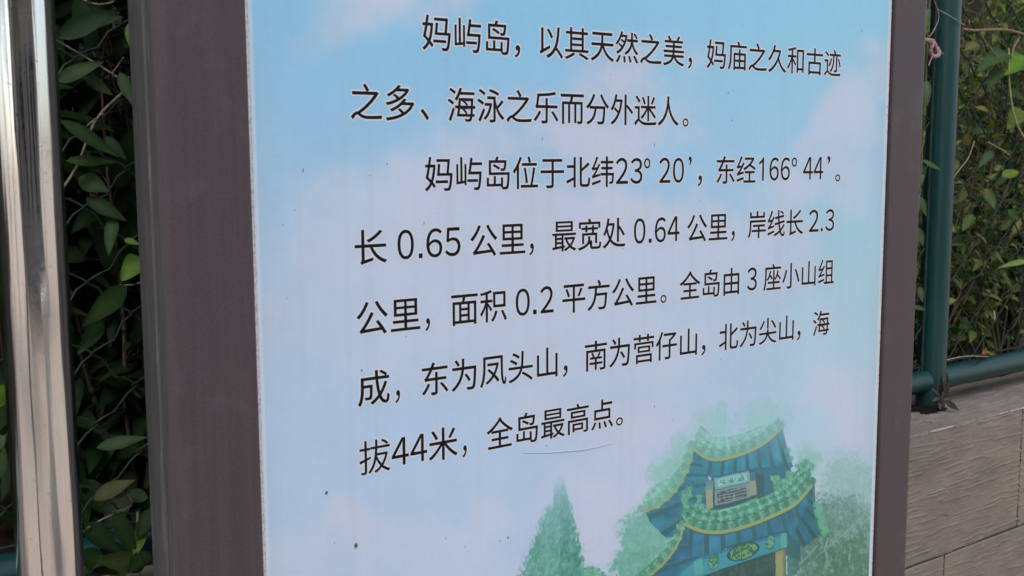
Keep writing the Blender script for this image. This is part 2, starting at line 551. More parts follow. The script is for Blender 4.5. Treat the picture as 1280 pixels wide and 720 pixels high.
for bx0, bx1 in ((PX - 2.6 + 0.04, PX - 0.045), (PX + 0.045, PX + 2.6 - 0.04)):
    mb = MB()
    ncol = int((bx1 - bx0) / ww)
    pitch = (bx1 - bx0) / ncol
    nrow = int((wz1 - wz0) / wh)
    for i in range(ncol):
        pts = []
        jit = [rnd.uniform(-0.005, 0.005) for _ in range(nrow + 2)]
        for k in range(nrow + 1):
            side = (k + i) % 2
            xk = bx0 + (i + side) * pitch
            s = 1 if side else -1
            z = wz0 + k * wh + 0.006 * vnoise(np.array([xk * 3.0]), np.array([k * 0.7]), 4)[0]
            xk += jit[k] * 0.5
            # rounded hook: two points either side of the bend, pushed through the neighbour's hook
            pts.append((xk - s * 0.012, FY - 0.004 * s, z - wh * 0.20))
            pts.append((xk + s * 0.003, FY, z))
            pts.append((xk - s * 0.012, FY + 0.004 * s, z + wh * 0.20))
            if k < nrow:
                # slack bow of the span
                pts.append((xk - s * pitch * 0.5, FY + (0.004 if side else -0.004) * 0.0, z + wh * 0.5 - 0.0085))
        mb.tube(pts, 0.00165, 6)
    mb.build("wire_mesh", m_wire, fence)
mb = MB(); mb.tube([(PX - 0.043, FY - 0.004, ZR), (PX - 0.042, FY - 0.004, 2.5)], 0.003, 8)
mb.build("tension_bar", m_wire, fence)
mb = MB()
mb.tube([(PX - 2.5, FY, ZR + 0.033), (PX - 0.1, FY, ZR + 0.031), (PX + 0.1, FY, ZR + 0.034), (PX + 1.2, FY, ZR + 0.031), (PX + 2.5, FY, ZR + 0.033)], 0.002, 6)
mb.build("line_wire", m_wire, fence)

# ------------------------------------------------------------------ information sign
sign = thing("information_sign", "large sign board with black Chinese text on printed sky in violet brown frame", "sign board")
BT, BB = -0.62, 0.76          # board top and bottom, measured down from the reference line


def zb_(b):
    return ZO - b


def stile(mirror):
    arc = [(-0.0735 - 0.0125 * math.sin(a), 0.0075 - 0.0125 * math.cos(a)) for a in np.linspace(0, math.pi / 2, 8)]
    prof = [(-0.0012, 0.020), (-0.0012, -0.0035), (-0.0022, -0.005), (-0.04, -0.005)] + arc + \
           [(-0.0864, 0.019), (-0.0842, 0.0205), (-0.0842, 0.0245), (-0.0872, 0.026), (-0.0886, 0.045), (-0.0888, 0.060), (-0.086, 0.066), (-0.0012, 0.066)]
    if mirror:
        prof = [(1.0 - x, y) for x, y in prof][::-1]
    rings = [[(x, y, z) for x, y in prof] for z in (0.0, zb_(BB) - 0.05, 0.9, zb_(BT) + 0.083)]
    mb = MB(); mb.loft(rings, True, True, 0, False)
    o = mb.build("frame_stile", m_frame, sign)
    return o


stile(False); stile(True)
mb = MB(); mb.box(-0.001, 1.001, -0.0048, 0.064, zb_(BT) + 0.0015, zb_(BT) + 0.082, 0, 0.003); mb.build("top_rail", m_frame, sign)
mb = MB(); mb.box(-0.001, 1.001, -0.0048, 0.064, zb_(BB) - 0.082, zb_(BB) - 0.0015, 0, 0.003); mb.build("bottom_rail", m_frame, sign)
mb = MB(); mb.box(-0.0008, 1.0008, 0.022, 0.062, zb_(BB) - 0.001, zb_(BT) + 0.001); mb.build("back_panel", m_frame, sign)
mb = MB(); mb.box(0.0010, 0.9990, 0.0008, 0.021, zb_(BB) + 0.0005, zb_(BT) - 0.0005); mb.build("backing_board", m_board, sign)

# the printed sky ------------------------------------------------------------
# soft clouds of the print: (px, py, rx, ry, amount) in the photograph's pixels
CL = [(470, 5, 90, 45, .8), (560, -30, 70, 40, .5), (400, 60, 60, 35, .25), (790, 100, 75, 45, .75), (700, 150, 60, 40, .7),
      (760, 170, 120, 40, .7), (590, 160, 60, 45, .45), (560, 240, 150, 55, .9), (420, 300, 110, 60, .75), (520, 330, 190, 60, .9), (700, 270, 160, 60, .9),
      (860, 290, 130, 50, .8), (760, 330, 200, 60, .95), (620, 400, 200, 50, .75), (820, 420, 160, 60, .7), (960, 320, 80, 50, .45),
      (1070, 150, 55, 65, .9), (1090, 80, 35, 40, .5), (1030, 190, 70, 40, .6), (990, 230, 70, 30, .5), (1085, 240, 40, 60, .5), (950, 130, 30, 40, .15), (880, 60, 40, 50, .25),
      (480, 660, 80, 40, .9), (610, 650, 40, 32, .8), (560, 700, 110, 50, .7), (380, 720, 90, 60, .6), (760, 640, 90, 90, .9), (700, 520, 120, 60, .55), (860, 520, 120, 60, .5),
      (1060, 520, 50, 90, .8), (400, 420, 70, 70, .55), (540, 450, 110, 40, .5), (1020, 640, 80, 80, .5), (640, 745, 120, 40, .6)]
BL = [(660, 195, 45, 22, .55), (690, 190, 30, 30, .3), (900, 195, 90, 26, .6), (1075, 340, 45, 90, .6), (960, 470, 110, 60, .35), (760, 240, 50, 24, .3),
      (480, 590, 130, 45, .6), (340, 520, 60, 110, .45), (350, 290, 60, 60, .4), (820, 205, 60, 22, .35), (600, 600, 120, 30, .35), (370, 620, 40, 40, .3)]


def sky_paint(px, py):
    wx = px + 34 * (fbm(px / 70, py / 70, 4, 1) - 0.5) * 2
    wy = py + 34 * (fbm(px / 70 + 31, py / 70, 4, 2) - 0.5) * 2
    cl = np.zeros_like(px)
    for x, y, rx, ry, a in CL:
        q = ((wx - x) / rx) ** 2 + ((wy - y) / ry) ** 2
        cl = 1 - (1 - cl) * (1 - a * np.exp(-q * 1.1))
    for x, y, rx, ry, a in BL:
        q = ((wx - x) / rx) ** 2 + ((wy - y) / ry) ** 2
        cl = cl * (1 - a * np.exp(-q * 1.1))
    edge = fbm(px / 38, py / 38, 4, 11)
    cl = np.clip(cl + (edge - 0.5) * 1.0 * cl * (1 - cl) * 3, 0, 1)
    cl = sstep(0.12, 0.86, cl)
    v = np.clip(py / 720, -0.5, 1.4)[..., None]
    hgt = sstep(-60, 470, py)[..., None]
    blue = np.array([130, 185, 217]) * (1 - hgt) + np.array([167, 191, 217]) * hgt
    rt = sstep(600, 1100, px)[..., None] * (1 - sstep(60, 260, py)[..., None])
    blue = blue + rt * np.array([4, 6, 0])
    rl = sstep(820, 1080, px)[..., None] * sstep(150, 300, py)[..., None]
    blue = blue + rl * np.array([-4, 4, -6])
    cloud = np.array([180, 193, 213]) + (sstep(0.25, .75, fbm(px / 130, py / 130, 3, 8))[..., None] - 0.5) * np.array([4, -1, -2])
    c3 = cl[..., None]
    return blue * (1 - c3) + cloud * c3


def to_paint(rgb255):
    return np.clip(lin_np(rgb255) / K, 0.001, 0.9)


def grid_mesh(name, a, b, yy, colfn, m, parent, keep=None):
    A, B = np.meshgrid(a, b)
    na, nb = len(a), len(b)
    PXs, PYs = pix(A, np.zeros_like(A), ZO - B)
    res = colfn(PXs, PYs, A, B)
    col, alpha = res if isinstance(res, tuple) else (res, None)
    idx = np.arange(na * nb).reshape(nb, na)
    q = np.stack([idx[:-1, :-1], idx[1:, :-1], idx[1:, 1:], idx[:-1, 1:]], -1).reshape(-1, 4)
    if alpha is not None:
        am = alpha.reshape(-1)
        q = q[am[q].max(1) > 0.015]
    used = np.unique(q)
    remap = -np.ones(na * nb, np.int64); remap[used] = np.arange(len(used))
    co = np.stack([A, np.full_like(A, yy), ZO - B], -1).reshape(-1, 3)[used]
    colr = to_paint(col).reshape(-1, 3)[used]
    q = remap[q]
    me = bpy.data.meshes.new(name)
    me.vertices.add(len(co)); me.vertices.foreach_set("co", co.astype(np.float32).ravel())
    me.loops.add(q.size); me.loops.foreach_set("vertex_index", q.astype(np.int32).ravel())
    me.polygons.add(len(q)); me.polygons.foreach_set("loop_start", np.arange(0, q.size, 4, dtype=np.int32))
    me.polygons.foreach_set("loop_total", np.full(len(q), 4, np.int32))
    at2 = me.color_attributes.new("col", 'FLOAT_COLOR', 'POINT')
    c4 = np.ones((len(co), 4), np.float32); c4[:, :3] = colr
    at2.data.foreach_set("color", c4.ravel())
    me.materials.append(m)
    me.update(calc_edges=True); me.validate()
    o = bpy.data.objects.new(name, me); C.objects.link(o)
    o.parent = parent
    return o


def sheet_col(px, py, A, B):
    c = sky_paint(px, py)
    # bleached, unprinted margin of the film
    e = np.minimum(A - 0.0035, 0.9945 - A)
    k = (1 - sstep(0.0030, 0.0050, e))[..., None]
    gr = (1 - sstep(0.0, 0.05, e + 0.05 * (fbm(A * 40, B * 9, 4, 31) - .5)))[..., None] * 0.10
    st = (sstep(.62, .80, fbm(A * 120, B * 2.2, 3, 33)) * .06)[..., None]
    c = c * (1 - gr - st) + np.array([150, 146, 140]) * (gr + st)
    return c * (1 - 0.45 * k) + np.array([206, 214, 228]) * 0.45 * k


ca = np.concatenate([[0.0035, 0.0065, 0.0075, 0.0085], np.arange(0.0125, 0.985, 0.0042), [0.9865, 0.9895, 0.9905, 0.9915, 0.9945]])
sheet = grid_mesh("printed_sheet", ca, np.arange(BT + 0.003, BB - 0.0028, 0.0042), 0.0, sheet_col, m_print, sign)


# the printed pavilion and cypress --------------------------------------------
def inpoly(x, y, poly):
    r = np.zeros(x.shape, bool); n = len(poly); j = n - 1
    for i in range(n):
        xi, yi = poly[i]; xj, yj = poly[j]
        if yi != yj:
            r ^= ((yi > y) != (yj > y)) & (x < (xj - xi) * (y - yi) / (yj - yi) + xi)
        j = i
    return r


def dpoly(x, y, pts):
    d = np.full(x.shape, 1e9); par = np.zeros(x.shape); acc = 0.0
    for (x0, y0), (x1, y1) in zip(pts[:-1], pts[1:]):
        L = math.hypot(x1 - x0, y1 - y0)
        tt = np.clip(((x - x0) * (x1 - x0) + (y - y0) * (y1 - y0)) / (L * L), 0, 1)
        dd = np.hypot(x - x0 - tt * (x1 - x0), y - y0 - tt * (y1 - y0))
        m = dd < d; d[m] = dd[m]; par[m] = (acc + tt * L)[m]; acc += L
    return d, par


def curve(pts, n=8):
    out = []; P = [np.array(p, float) for p in pts]; P = [P[0]] + P + [P[-1]]
    for i in range(1, len(P) - 2):
        for k in range(n):
            t_ = k / n; a, b, c_, d = P[i - 1], P[i], P[i + 1], P[i + 2]
            out.append(tuple(0.5 * ((2 * b) + (c_ - a) * t_ + (2 * a - 5 * b + 4 * c_ - d) * t_ ** 2 + (3 * b - a - 3 * c_ + d) * t_ ** 3)))
    return out + [tuple(P[-2])]


def pavilion_col(px, py, A, B):
    x = (px - 780) * 3.131; y = (py - 490) * 3.131          # drawing units of the picture
    col = sky_paint(px, py); al = np.zeros(x.shape)

    def over(c, a):
        nonlocal col, al
        if not isinstance(c, np.ndarray): c = np.array(c, float)
        a3 = a[..., None]
        col = col * (1 - a3) + c * a3
        al = 1 - (1 - al) * (1 - a)

    n1 = fbm(x / 28, y / 28, 4, 3); n2 = fbm(x / 9, y / 9, 3, 4); n3 = fbm(x / 60, y / 60, 3, 6); n4 = fbm(x / 4.5, y / 4.5, 2, 15)
    wx = x + (n1 - 0.5) * 50; wy = y + (fbm(x / 28 + 50, y / 28, 4, 5) - 0.5) * 50

    def bush(cx, cy, rx, ry, c0, c1, a, soft=0.5):
        q = ((wx - cx) / rx) ** 2 + ((wy - cy) / ry) ** 2
        m = 1 - sstep(1 - soft, 1 + soft * 0.6, q + (n2 - 0.5) * 0.8)
        tone = np.clip(n1 * 0.55 + n2 * 0.4 + n4 * 0.35 - 0.15, 0, 1)[..., None]
        over(np.array(c0) * (1 - tone) + np.array(c1) * tone, a * m)

    # trees behind
    bush(250, 250, 70, 90, (100, 168, 146), (138, 194, 178), .55, .8)
    bush(180, 330, 80, 70, (100, 168, 146), (138, 194, 178), .6, .7)
    bush(340, 140, 70, 70, (108, 178, 158), (146, 200, 184), .6, .8)
    bush(378, 80, 18, 60, (104, 172, 172), (140, 190, 200), .7, .7)
    bush(550, 110, 90, 70, (118, 180, 160), (152, 200, 186), .7, .8)
    bush(720, 270, 50, 60, (108, 166, 148), (140, 186, 172), .6, .7)
    bush(90, 560, 110, 110, (74, 138, 120), (128, 184, 172), .85, .5)
    bush(40, 680, 90, 70, (70, 136, 116), (124, 186, 168), .9, .4)
    fade = np.clip(0.35 + (y - 240) / 330, 0.25, 1.0)
    bush(880, 400, 120, 160, (104, 144, 132), (144, 180, 172), .62, .8)
    bush(860, 560, 150, 170, (66, 104, 92), (128, 162, 156), .9, .5)
    bush(760, 600, 110, 180, (58, 98, 84), (118, 156, 146), .92, .5)
    bush(900, 760, 190, 200, (48, 86, 68), (104, 142, 124), .95, .4)
    bush(760, 660, 90, 130, (44, 82, 68), (96, 134, 120), .8, .6)
    bush(500, 900, 700, 190, (48, 92, 72), (100, 146, 126), .95, .3)
    wsp = fbm(x / 7 + n1 * 4, y / 26, 3, 61)
    over((156, 190, 184), sstep(.56, .70, wsp) * (x > 690) * sstep(300, 380, y) * .42 * np.clip(n3 * 1.6, 0, 1))
    over((56, 98, 80), sstep(.58, .72, fbm(x / 8, y / 22 + 9, 3, 62)) * (x > 690) * sstep(380, 520, y) * .45)
    over((92, 160, 138), sstep(.50, .66, fbm(x / 10, y / 20, 3, 63)) * (x < 300) * sstep(440, 540, y) * .5 * al)
    over((120, 186, 168), sstep(.52, .68, fbm(x / 8, y / 18, 3, 64)) * (y < 330) * .45 * al)
    d, _ = dpoly(x, y, curve([(690, 700), (760, 640), (830, 580), (900, 520)])); over((150, 176, 170), (1 - sstep(1.0, 3.5, d + 5 * (n2 - .5))) * .35)
    d, _ = dpoly(x, y, curve([(640, 720), (720, 640), (755, 600)])); over((170, 190, 186), (1 - sstep(1.5, 4.5, d + 5 * (n2 - .5))) * .4)

    GRN = np.array([84, 162, 130.]); GRN_D = np.array([40, 108, 84.]); GRN_L = np.array([130, 196, 166.])
    BLU = np.array([42, 122, 152.]); BLU_D = np.array([34, 92, 116.]); YEL = np.array([138, 154, 100.])

    def under(poly, focus, nrib, a=.95, dark=0.0, blu=(40, 130, 158)):
        m = inpoly(x, y, poly)
        ang = np.arctan2(y - focus[1], x - focus[0])
        rib = (ang * nrib / (2 * math.pi) + 0.04 * (n3 - .5)) % 1.0
        r_ = (sstep(0.30, 0.36, rib) * (1 - sstep(0.94, 1.0, rib)))[..., None]
        lit = (sstep(0.24, 0.27, rib) * (1 - sstep(0.30, 0.33, rib)))[..., None]
        b_ = np.array(blu, float) * (0.88 + 0.5 * (n3 - 0.5) + 0.25 * (n1 - .5))[..., None]
        c = np.array([34, 84, 98.]) * (1 - r_) + b_ * r_
        c = c * (1 - .45 * lit) + np.array([112, 138, 118.]) * .45 * lit
        over(c * (1 - dark), m * a)

    def tiles(poly, eave, a=.95, light=0.0, haze=0.0, per=43.0, rad=17.0):
        m = inpoly(x, y, poly)
        d, par = dpoly(x, y, eave)
        ph = (par % per) - per / 2
        ridge = np.exp(-(ph / 9.0) ** 2)
        tone = np.clip(0.22 + 0.42 * ridge + 0.9 * (n2 - 0.5) + 0.7 * (n4 - 0.5) + light + 0.16 * np.sin(d / 4.5), 0, 1)[..., None]
        hz_ = np.array([140, 196, 184.])
        c = GRN_D * (1 - tone) + GRN_L * tone
        over(c * (1 - haze) + hz_ * haze, m * a)
        q = np.hypot(ph, (d - 2) * 1.1)
        over(GRN_D * .8 * (1 - haze) + hz_ * haze, (np.hypot(ph - 3, (d - 5) * 1.1) < rad + 2) * a * .6)
        sh = np.clip(0.75 + 0.5 * (n2 - .5) - ph / 90, 0, 1.2)[..., None]
        over((GRN * sh + 18) * (1 - haze) + hz_ * haze, (q < rad) * a)
        over(GRN_L * (1 - haze) + np.array([166, 212, 200.]) * haze, ((q < rad) & (q > rad - 3.2) & (ph < 6)) * a * .95)
        # the smaller drip tile between two caps
        p2 = ((par + per / 2) % per) - per / 2
        q2 = np.hypot(p2 * 1.1, (d - 6))
        over((GRN * .72) * (1 - haze) + hz_ * haze, ((q2 < 9)) * a * .8)

    def band(pts, wd, c, a=1.0):
        d, par = dpoly(x, y, pts)
        over(np.array(c, float), (1 - sstep(wd - 1.2, wd + 1.2, d)) * a)

    # upper roof
    eL = curve([(75, 463), (130, 448), (195, 392), (245, 310), (272, 214)])
    eF = curve([(274, 226), (320, 258), (380, 264), (470, 240), (550, 200), (614, 144)])
    under([(84, 470)] + eL + [(330, 330), (345, 440), (215, 560), (165, 572), (100, 510)], (480, 330), 30, blu=(44, 124, 152))
    under(eF + [(640, 292), (560, 300), (500, 318), (352, 350), (322, 318)], (440, -420), 92)
    under([(614, 146), (636, 220), (662, 292), (640, 302), (620, 250)], (440, -420), 92, .9, .15)
    tiles(eF + [(606, 92), (570, 118), (490, 152), (430, 170), (352, 178), (300, 128), (280, 170)], [(p[0], p[1] - 17) for p in eF], .92, .15, .28)
    tiles(eL + [(262, 205), (232, 272), (180, 336), (112, 366), (72, 418)], [(p[0] - 8, p[1] - 8) for p in eL], .8, .2, .42)
    band(curve([(300, 150), (330, 186), (380, 200), (440, 180), (520, 150), (605, 95)]), 5, (120, 196, 180), .7)
    band(curve([(458, 150), (520, 128), (580, 92)]), 6, (128, 198, 178), .6)
    band(curve([(400, 180), (410, 220)]), 5, (140, 206, 190), .7); band(curve([(376, 60), (378, 210)]), 12, (128, 196, 188), .55)
    band(eF, 6.5, YEL); band(eL, 4, YEL, .9)
    band([(p[0], p[1] + 8) for p in eF], 2.2, (40, 84, 96), .8)
    band(curve([(616, 146), (632, 210), (652, 286)]), 4, (52, 104, 92), .95)
    for k, (ax, ay) in enumerate([(640, 230), (650, 262), (680, 290), (715, 272), (735, 290)]):
        d = np.hypot(x - ax, y - ay); over(GRN * .9, (1 - sstep(10, 16, d + 10 * (n2 - .5))) * .8)
    # body
    over((40, 92, 112), inpoly(x, y, [(300, 420), (345, 330), (520, 296), (650, 292), (660, 330), (600, 390), (500, 430), (330, 475)]) * .95)
    over((42, 74, 84), inpoly(x, y, [(316, 352), (352, 340), (500, 305), (548, 330), (550, 420), (330, 470)]) * .95)
    over((150, 150, 118), inpoly(x, y, [(318, 372), (346, 366), (348, 455), (322, 462)]) * .95)
    over((96, 136, 132), inpoly(x, y, [(318, 352), (348, 345), (350, 380), (320, 386)]) * .9)
    over((142, 144, 118), inpoly(x, y, [(490, 346), (514, 342), (520, 400), (494, 408)]) * .95)
    over((60, 110, 124), inpoly(x, y, [(486, 318), (512, 312), (516, 346), (490, 350)]) * .9)
    over((110, 160, 166), inpoly(x, y, [(352, 338), (490, 308), (492, 350), (356, 384)]) * .95)
    over((136, 190, 184), inpoly(x, y, [(364, 342), (480, 316), (482, 344), (368, 372)]) * .95)
    dd = np.abs(vnoise(x / 10, y / 10, 71) - 0.5); over((52, 122, 108), ((dd < .10) & inpoly(x, y, [(370, 346), (476, 322), (478, 342), (372, 368)])) * .85)
    over((122, 140, 140), inpoly(x, y, [(354, 386), (492, 354), (494, 412), (356, 446)]) * .95)
    lat = inpoly(x, y, [(364, 392), (478, 366), (480, 408), (366, 438)])
    over((56, 66, 74), lat * .95)
    u = x - 364; v = y - 392 + (x - 364) * 0.228
    bars = ((np.abs((v % 11.5) - 5.7) < 1.5) & (vnoise(u / 22, np.floor(v / 11.5) * 3.3, 41) > .34)) | ((np.abs((u % 19) - 9.5) < 1.6) & (vnoise(np.floor(u / 19) * 2.7, v / 14, 43) > .45))
    over((142, 162, 160), (bars & lat) * .95)
    # lower roof
    fF = curve([(236, 518), (300, 544), (380, 549), (480, 525), (600, 478), (680, 432), (737, 366)])
    fL = curve([(96, 722), (160, 664), (208, 596), (234, 522)])
    under(fL + [(246, 560), (262, 640), (300, 650), (190, 760), (60, 760)], (520, 560), 34, blu=(40, 112, 146))
    under(fF + [(766, 560), (650, 570), (640, 548), (400, 612), (290, 655), (262, 640), (244, 560)], (330, -700), 128, blu=(42, 118, 150))
    under([(737, 370), (770, 556), (700, 610), (650, 575), (700, 480)], (560, 300), 40, .9, .2)
    tiles(fF + [(728, 296), (694, 310), (640, 360), (560, 406), (480, 434), (400, 462), (326, 472), (262, 440), (236, 470)], [(p[0], p[1] - 19) for p in fF], .95, .0, .0)
    tiles(fL + [(222, 520), (196, 580), (150, 624), (90, 680), (40, 722)], [(p[0] - 8, p[1] - 8) for p in fL], .9, .1, .12)
    band(fF, 7.5, YEL); band(fL, 4.5, YEL)
    band([(p[0], p[1] + 9) for p in fF], 2.4, (30, 70, 90), .85)
    band(curve([(350, 462), (430, 446), (520, 412), (600, 372), (690, 300)]), 3.2, (34, 92, 84), .9)
    band(curve([(300, 452), (350, 466), (430, 452), (520, 418)]), 5, (110, 186, 154), .6)
    band(curve([(740, 340), (744, 430), (752, 500), (772, 562)]), 5, (58, 104, 88), .95)
    for k in range(9):
        ax, ay = 752 + k * 4 + 8 * math.sin(k * 2), 440 + k * 14
        d = np.hypot(x - ax, y - ay); over(GRN, (1 - sstep(9, 15, d + 10 * (n2 - .5))) * .85)
    # ridge beasts
    for cx, cy, rx, ry in ((248, 400, 15, 22), (246, 440, 13, 34), (292, 420, 17, 26), (300, 450, 18, 18), (240, 480, 11, 26), (592, 352, 16, 30), (604, 384, 18, 14), (650, 330, 26, 20), (690, 300, 24, 18), (712, 290, 16, 20), (626, 350, 22, 20)):
        q = ((wx - cx) / rx) ** 2 + ((wy - cy) / ry) ** 2
        tone = np.clip(n2 * .9 + n4 * .5 - .2, 0, 1)[..., None]
        over(GRN_D * (1 - tone) + GRN_L * tone, (1 - sstep(.7, 1.15, q)) * .95)
    # beam with medallions
    beam = inpoly(x, y, [(206, 740), (226, 704), (290, 652), (402, 612), (636, 548), (640, 606), (440, 672), (300, 722), (240, 760), (200, 800)])
    over((58, 138, 156), beam * .97)
    over((36, 84, 98), inpoly(x, y, [(396, 606), (636, 540), (652, 560), (690, 600), (690, 660), (640, 640), (600, 632), (440, 680)]) * .95)
    over((58, 138, 156), beam * .97)
    over((38, 104, 130), (beam & inpoly(x, y, [(290, 652), (402, 612), (636, 548), (637, 556), (404, 622), (294, 662)])) * .8)

    def medal(cx, cy, rx, ry, ca, cb, cc_, sc):
        yy = y + (x - cx) * 0.27
        q = ((x - cx) / rx) ** 2 + ((yy - cy) / ry) ** 2
        over(cb, (q < 1.0) * .95)
        over(ca, ((q < 1.0) & (q > .78)) * .95)
        fil = (np.abs(vnoise(x / sc, y / sc, 91) - .5) < .15) & (q < .72)
        over(cc_, fil * .95)
    medal(350, 664, 22, 33, (40, 90, 84), (96, 158, 130), (52, 104, 78), 9)
    medal(466, 624, 64, 34, (28, 70, 72), (40, 92, 78), (112, 152, 88), 9)
    medal(572, 590, 18, 30, (40, 90, 84), (96, 158, 130), (52, 104, 78), 9)
    over((78, 158, 146), inpoly(x, y, [(612, 556), (634, 550), (638, 606), (614, 612)]) * .95)
    over((74, 160, 150), inpoly(x, y, [(272, 662), (306, 648), (308, 706), (276, 716)]) * .95)
    # dark interior, columns
    over((34, 66, 62), inpoly(x, y, [(300, 722), (440, 672), (596, 626), (596, 1500), (300, 1500)]) * .95)
    over((60, 92, 88), (inpoly(x, y, [(330, 716), (590, 632), (590, 700), (330, 760)]) & (n2 > .55)) * .6)
    over((138, 142, 92), inpoly(x, y, [(592, 626), (634, 612), (636, 1500), (596, 1500)]) * .95)
    over((92, 104, 72), inpoly(x, y, [(622, 616), (634, 612), (636, 1500), (624, 1500)]) * .8)
    over((116, 122, 84), inpoly(x, y, [(262, 740), (300, 722), (300, 1500), (266, 1500)]) * .95)
    over((40, 96, 92), inpoly(x, y, [(636, 606), (650, 560), (690, 640), (680, 700), (640, 760)]) * .75)
    # the print melts into the sky towards its top
    keep = np.clip(0.42 + 0.62 * sstep(60, 330, y), 0, 1)
    base = sky_paint(px, py)
    hz = (0.10 * (1 - sstep(300, 700, y)))[..., None]
    col = base * (1 - keep[..., None]) + col * keep[..., None]
    col = col * (1 - hz) + np.array([150, 192, 204]) * hz
    col = col * 0.89 + np.array([128, 186, 176]) * 0.11
    return col, al


av = np.arange(0.425, 0.9898, 0.00105)
pav_a = av[av > 0.44]
grid_mesh("printed_pavilion", pav_a, np.arange(0.20, BB - 0.0035, 0.00105), -0.0003, pavilion_col, m_print, sheet)


def cypress_col(px, py, A, B):
    x = (px - 640) * 4; y = (py - 540) * 4
    st = fbm(x / 14 + y / 60, y / 22, 3, 21)
    rag = (fbm(x / 10, y / 16, 3, 22) - .5)
    cx = 245 + (y - 210) * (-.02)
    hw = 6 + np.clip(y - 210, 0, None) ** 0.93 * 0.60
    lobe = np.where(x < 205, np.clip((y - 370) * 3, 0, 1e4), 1e4)
    right = np.where(x > cx, 0.75, 1.0)
    q = np.abs(x - cx) / (hw * right) + rag * 0.5
    a = (1 - sstep(.80, 1.05, q)) * sstep(205, 360, y + rag * 60) * (1 - (x < 205) * (1 - sstep(330, 420, y + rag * 50)))
    bot = sstep(560, 690, y)
    tone = np.clip(st * 0.95 + .08 + (fbm(x / 4, y / 11, 3, 25) - .5) * .7, 0, 1)[..., None]
    tone = np.clip(tone - 0.25 * (x > cx)[..., None], 0, 1)
    c = np.array([58, 128, 112.]) * (1 - tone) + np.array([124, 178, 166.]) * tone
    hz = np.clip(0.62 * (1 - sstep(230, 640, y)), 0, 1)[..., None]
    c = c * (1 - hz) + np.array([134, 178, 196]) * hz
    # low bushes at its foot
    n2 = fbm(x / 9, y / 9, 3, 28)
    for bx, by, rx, ry in ((395, 760, 90, 90), (540, 720, 60, 60), (620, 700, 60, 70), (690, 720, 60, 80)):
        q2 = ((x - bx) / rx) ** 2 + ((y - by) / ry) ** 2
        a2 = 1 - sstep(.7, 1.15, q2 + (n2 - .5) * 1.0)
        tt = np.clip(n2 * 1.3 - .15, 0, 1)[..., None]
        c2 = np.array([62, 134, 112]) * (1 - tt) + np.array([136, 192, 172]) * tt
        c = np.where((a2 > a)[..., None], c2, c); a = np.maximum(a, a2)
    a = np.clip(a, 0, 1) * .95
    a3 = a[..., None]
    return sky_paint(px, py) * (1 - a3) + c * a3, a


grid_mesh("printed_cypress", np.arange(0.30, 0.545, 0.00105), np.arange(0.19, BB - 0.0035, 0.00105), -0.00015, cypress_col, m_print, sheet)

# lettering -------------------------------------------------------------------
EMX, EMY = 0.0384, 0.0391


def base_b(line):
    return -0.0180 + (line - 4) * 0.0734


def a_of(px, py):
    return at(px, py, 0.0).x


dg = None


def glyph_mesh(ch, offset=0.0, res=5):
    cu = bpy.data.curves.new("tmp", 'FONT')
    cu.body = ch; cu.resolution_u = res; cu.offset = offset; cu.dimensions = '2D'; cu.fill_mode = 'FRONT'
    ob = bpy.data.objects.new("tmp", cu); C.objects.link(ob)
    bpy.context.view_layer.update()
    d = bpy.context.evaluated_depsgraph_get()
    me = bpy.data.meshes.new_from_object(ob.evaluated_get(d))
    vs = [(v.co.x, v.co.y) for v in me.vertices]; fs = [tuple(p_.vertices) for p_ in me.polygons]
    bpy.data.objects.remove(ob); bpy.data.curves.remove(cu); bpy.data.meshes.remove(me)
    return vs, fs


cache = {}


def gl(ch, off):
    if (ch, off) not in cache: cache[(ch, off)] = glyph_mesh(ch, off)
    return cache[(ch, off)]


def bbox(vs):
    xs_ = [q[0] for q in vs]; ys_ = [q[1] for q in vs]
    return min(xs_), max(xs_), min(ys_), max(ys_)


